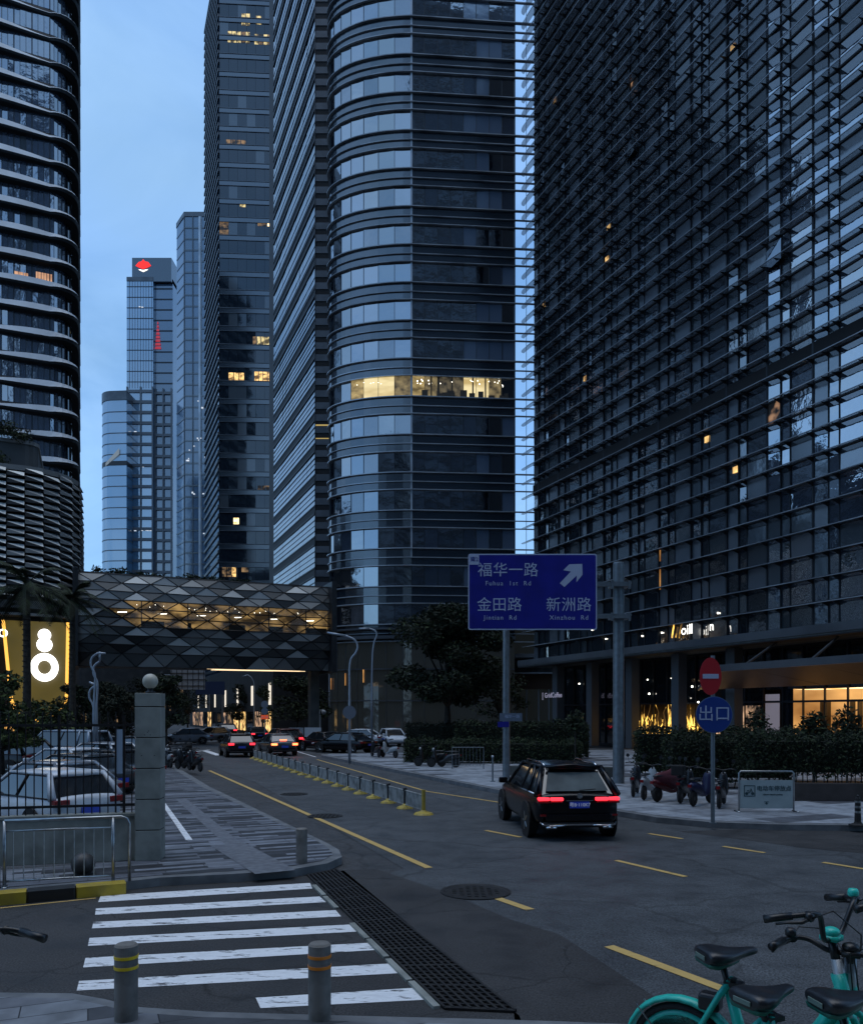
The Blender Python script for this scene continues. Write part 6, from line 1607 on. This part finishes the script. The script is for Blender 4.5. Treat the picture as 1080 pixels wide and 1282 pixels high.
def palm(label, X, Y, H, seed, R_=2.6, group=None):
    rr = random.Random(seed); t = thing('palm_tree', label, 'palm tree', (X,Y,0), 0, group)
    m = MB(); m.tube([(0,0,0),(.04,0,H*.5),(0,.02,H)], [.22,.17,.15], 12)
    for k in range(int(H/.25)): m.lathe([(.175,k*.25),(.195,k*.25+.02),(.17,k*.25+.05)], (.0,0,0), 10)
    m.build('trunk', M['bark'], t)
    f = MB()
    for i in range(26):
        az = rr.random()*2*PI; el = rr.uniform(-.7,1.15); Lf = R_*rr.uniform(.85,1.1); pts = []
        for k in range(9):
            s = k/8; r = Lf*(s*math.cos(el)*(1-.12*s)); z = H+Lf*(s*math.sin(el)-.55*s*s*(1 if el>0 else .5)); pts.append(Vector((r*math.cos(az), r*math.sin(az), z)))
        f.tube(pts, [.03-.003*k for k in range(9)], 4, 0, False)
        side = Vector((-math.sin(az), math.cos(az), 0))
        for k in range(1,30):
            s = k/30; i0 = min(7,int(s*8)); p = pts[i0].lerp(pts[i0+1], s*8-i0); tdir = (pts[i0+1]-pts[i0]).normalized(); ll = .62*math.sin(PI*min(.95,s*.85+.12))
            for sg in (-1,1):
                e = p+side*sg*ll*.75+tdir*ll*.45+Vector((0,0,-ll*.45)); w = tdir*.035
                f.add([p-w,p+w,e], [(0,1,2)], rr.choice((0,0,1)))
    f.build('fronds', LEAF[:2], t)
    return t
def plants():
    x,y,_ = W(560,900,54)
    tree('large dark broadleaf tree in front of the curved glass tower', x, y, 9.6, 10.4, .14, 5, 20000, .34, .24, .30, (0,0,0,0,1))
    x,y,_ = W(625,900,60); tree('smaller tree at the right flank of the big dark tree', x, y, 6.4, 5.5, .14, 8, 2600, .28, .14, .30)
    for i,(px,Y,H,Wd,lab,mis) in enumerate(((372,84,6.6,8.5,'leafy street tree at the end wall of the mirror block',(0,0,1)),(345,98,6.8,7,'street tree left of the mirror block',(0,0,1)),(305,112,6.5,7,'small street tree far under the bridge',(0,0,0)),
              (208,58,5.6,3.8,'bushy tree right behind the gate pillar',(0,0,1)),(150,52,4.4,4.5,'dark tree between the curved lamps and the pillar',(0,0,0)),(128,60,5.0,5,'dark tree beside the mall corner',(0,0,0)),
              (2,33,4.4,3.4,'tree at the left edge, yellow light put into paler leaves',(0,1,2,2)),(60,44,3.2,4.6,'low bushy tree below the emblem sign',(0,1,2)),(95,50,4.6,3.6,'small tree right of the emblem sign',(0,0,1)),
              (235,140,9,12,'far tree at the end of the street',(0,0,0)),(180,130,8,10,'far tree left of the overhead panel',(0,0,0)))):
        x,y,_ = W(px,900,Y); tree(lab, x, y, H, Wd, 0, 40+i, 3600, .27 if Y<80 else .4, .13, .25, mis)
    palm('tall dark palm in front of the mall facade', *W(33,900,38)[:2], 8.9, 3, 2.9)
    palm('second palm crown touching the woven podium panels', *W(90,900,47)[:2], 9.6, 9, 2.5)
    # hedges
    def hp(px,py): return G(px,py,.14)
    x,y = hp(507,955); hedge('low bright hedge row in front of the big tree', x, y, -.18, 9.2, 1.3, .0, 1.15, 3, 6500, .14, (0,1,1))
    x,y = hp(570,949); hedge('taller dark hedge left of the thin sign post', x, y-.2, -.22, 7.6, 1.4, .2, 2.05, 4, 7000, .15, (0,0,1))
    x,y = hp(508,943); hedge('far clipped hedge behind the low bright one', x, y, -.1, 8, 1.4, .1, 1.9, 5, 3500, .16, (0,0,0))
    x,y = W(802,0,31)[:2]; hedge('long clipped hedge behind the scooters', x, 31.0, -.12, 9, 1.4, .3, 1.95, 6, 9000, .13, (0,0,1))
    x,y = W(838,0,28)[:2]; hedge('lower hedge in front of the long one, behind the exit sign', x, 28, -.1, 4.2, 1.2, .3, 1.75, 7, 5000, .12, (0,0,0,1))
    x,y = W(948,0,24.2)[:2]; hedge('tall hedge at the right, behind the notice board', x, 24.6, -.08, 8.5, 1.6, .75, 1.9, 8, 12000, .11, (0,0,1))
    t = thing('planter_wall', 'low dark planter wall under the tall right hedge', 'planter', (W(958,0,24)[0],24.2,.14), -.08)
    m = MB(); m.box(0,8.5,0,.2,0,.55); m.build('wall', M['planter'], t, bevel=.02)
    t = thing('planter_wall', 'low grey planter kerb under the hedge left of the black car', 'planter', (*G(640,975,.14),.14), -.2)
    m = MB(); m.box(-.4,4.5,1.5,1.8,0,.42); m.build('wall', M['concrete_dark'], t, bevel=.02)
    # dark seated planting and palm plants before the shop windows
    rr = random.Random(77)
    for i,(px,pyb,Y,h,lab) in enumerate(((948,917,33,1.6,'dark potted shrub silhouetted on the pale banner'),(1018,925,30,1.3,'spiky plant silhouetted on the lit shop window'),(1060,925,29,1.7,'leafy shrub silhouetted on the right shop window'),(720,940,40,1.4,'dark shrub right of the hedge by the coffee sign'))):
        x,y,_ = W(px,pyb,Y); t = thing('shrub', lab, 'shrub', (x,y,.14), 0, 'dark shrubs before the shops')
        m = MB(); leaves(m, (0,0,2.2), (.5,.5,.65*h/1.4), 420, .22, rr, (0,0,1), .2); m.build('foliage', LEAF, t)
        m = MB(); m.tube([(0,0,0),(0,0,2.0)], .04, 6); m.build('stem', M['bark'], t)
    # planting on the bridge and podium roofs
    for i,(u,w,h,lab) in enumerate(((1.5,6.0,1.1,'dark shrubs on the left end of the footbridge roof'),(8.2,6.5,.9,'dark shrubs on the middle of the footbridge roof'))):
        t = thing('roof_shrub', lab, 'shrub', (-28.6+VX*u-.395*3, 64.5+VY*u+.919*3, 14.1), TH, 'shrubs on the footbridge roof')
        m = MB()
        for k in range(9): leaves(m, (w*k/9, rr.uniform(-.4,.4), h*rr.uniform(.3,.7)), (.6,.8,h*.5), 150, .3, rr, (0,0,1), .2)
        m.build('foliage', LEAF, t)
    for (lx,ly,lz,w,h,lab) in ((-6.5,2.2,22.2,1.8,1.7,'bright green shrub on the podium terrace at the left edge'),(-5.2,2.5,24.6,2.6,1.6,'dark trailing shrubs on the terrace wall of the mall')):
        wx, wy = -28.1+VX*lx+UX*ly, 63.5+VY*lx+UY*ly
        t = thing('roof_shrub', lab, 'shrub', (wx,wy,lz), TH, 'shrubs on the mall terrace')
        m = MB()
        for k in range(7): leaves(m, (-w/2+w*k/6, rr.uniform(-.5,.5), h*rr.uniform(.2,.7)), (.7,.7,h*.45), 170, .26, rr, (0,1,1) if lz<23 else (0,0,1), .2)
        m.build('foliage', LEAF, t)

# ================================================================== camera, sky, sun
def camera_light():
    c = bpy.data.cameras.new('camera'); o = bpy.data.objects.new('camera', c); COL.objects.link(o); SC.camera = o
    o.location = (0,0,EYE); o.rotation_euler = (PI/2,0,0)
    c.sensor_fit = 'HORIZONTAL'; c.sensor_width = 36; c.lens = 36*F/1080; c.shift_y = (HZ-641)/1080; c.clip_end = 3000; c.clip_start = .05
    w = bpy.data.worlds.new('World'); SC.world = w; w.use_nodes = True; nt = w.node_tree
    bg = nt.nodes['Background']
    sky = nt.nodes.new('ShaderNodeTexSky'); sky.sky_type = 'NISHITA'; sky.sun_disc = False
    sky.sun_elevation = math.radians(86); sky.sun_rotation = math.radians(200); sky.ozone_density = 3.0; sky.dust_density = 1.0; sky.air_density=1.0
    tc = nt.nodes.new('ShaderNodeTexCoord'); n = nt.nodes.new('ShaderNodeTexNoise'); mp = nt.nodes.new('ShaderNodeMapping'); mp.inputs['Scale'].default_value=(1.6,1.6,4.2); mp.inputs['Location'].default_value=(3.1,.4,.2)
    n.inputs['Scale'].default_value=1.3; n.inputs['Detail'].default_value=6
    nt.links.new(tc.outputs['Generated'], mp.inputs[0]); nt.links.new(mp.outputs[0], n.inputs['Vector'])
    r = nt.nodes.new('ShaderNodeMapRange'); r.inputs[1].default_value=.42; r.inputs[2].default_value=.72; r.inputs[3].default_value=.55; r.inputs[4].default_value=.95
    nt.links.new(n.outputs[0], r.inputs[0])
    mx = nt.nodes.new('ShaderNodeMix'); mx.data_type='RGBA'; mx.inputs[7].default_value=SKYC+(1,)
    tint = nt.nodes.new('ShaderNodeMix'); tint.data_type='RGBA'; tint.blend_type='MULTIPLY'; tint.inputs[0].default_value=1; tint.inputs[7].default_value=SKYT+(1,)
    nt.links.new(sky.outputs[0], tint.inputs[6]); nt.links.new(tint.outputs[2], mx.inputs[6]); nt.links.new(r.outputs[0], mx.inputs[0])
    n3 = nt.nodes.new('ShaderNodeTexNoise'); n3.inputs['Scale'].default_value=2.1; n3.inputs['Detail'].default_value=7; n3.inputs['Roughness'].default_value=.55; n3.inputs['Distortion'].default_value=.6
    m3 = nt.nodes.new('ShaderNodeMapping'); m3.inputs['Scale'].default_value=(1.2,1.2,2.4); m3.inputs['Location'].default_value=(.7,2.2,1.4)
    nt.links.new(tc.outputs['Generated'], m3.inputs[0]); nt.links.new(m3.outputs[0], n3.inputs['Vector'])
    c3 = nt.nodes.new('ShaderNodeValToRGB'); c3.color_ramp.elements[0].position=.36; c3.color_ramp.elements[0].color=(.62,.70,.76,1); c3.color_ramp.elements[1].position=.68; c3.color_ramp.elements[1].color=(1.12,1.05,1.0,1)
    nt.links.new(n3.outputs[0], c3.inputs[0])
    m4 = nt.nodes.new('ShaderNodeMix'); m4.data_type='RGBA'; m4.blend_type='MULTIPLY'; m4.inputs[0].default_value=1
    nt.links.new(mx.outputs[2], m4.inputs[6]); nt.links.new(c3.outputs[0], m4.inputs[7])
    nt.links.new(m4.outputs[2], bg.inputs['Color']); bg.inputs['Strength'].default_value = SKYS
    l = bpy.data.lights.new('sun','SUN'); l.energy = 1.15; l.angle = math.radians(60); l.color = (1.0,.96,.90)
    lo = bpy.data.objects.new('sun', l); COL.objects.link(lo)
    # sky sun_rotation is clockwise from +Y seen from above
    el, az = math.radians(86), math.radians(200)
    d = Vector((math.sin(az)*math.cos(el), math.cos(az)*math.cos(el), math.sin(el)))
    lo.rotation_euler = d.to_track_quat('Z','Y').to_euler()
    SC.view_settings.view_transform = 'Standard'; SC.view_settings.look = 'None'; SC.view_settings.exposure = 0; SC.view_settings.gamma = 1
    SC.cycles.max_bounces = 5; SC.cycles.glossy_bounces = 3; SC.cycles.transparent_max_bounces = 6; SC.cycles.diffuse_bounces = 2
    SC.cycles.use_denoising = True; SC.cycles.sample_clamp_indirect = 4
SKYC = (2.2,3.95,6.4); SKYT = (1.6,2.0,2.3); SKYS = .15
setting(); street_things(); tower_L(); tower_D(); tower_C(); tower_E(); tower_far(); tower_A(); podium_B(); bridge(); misc_buildings()
cars(); scooters(); bicycles(); plants(); camera_light()
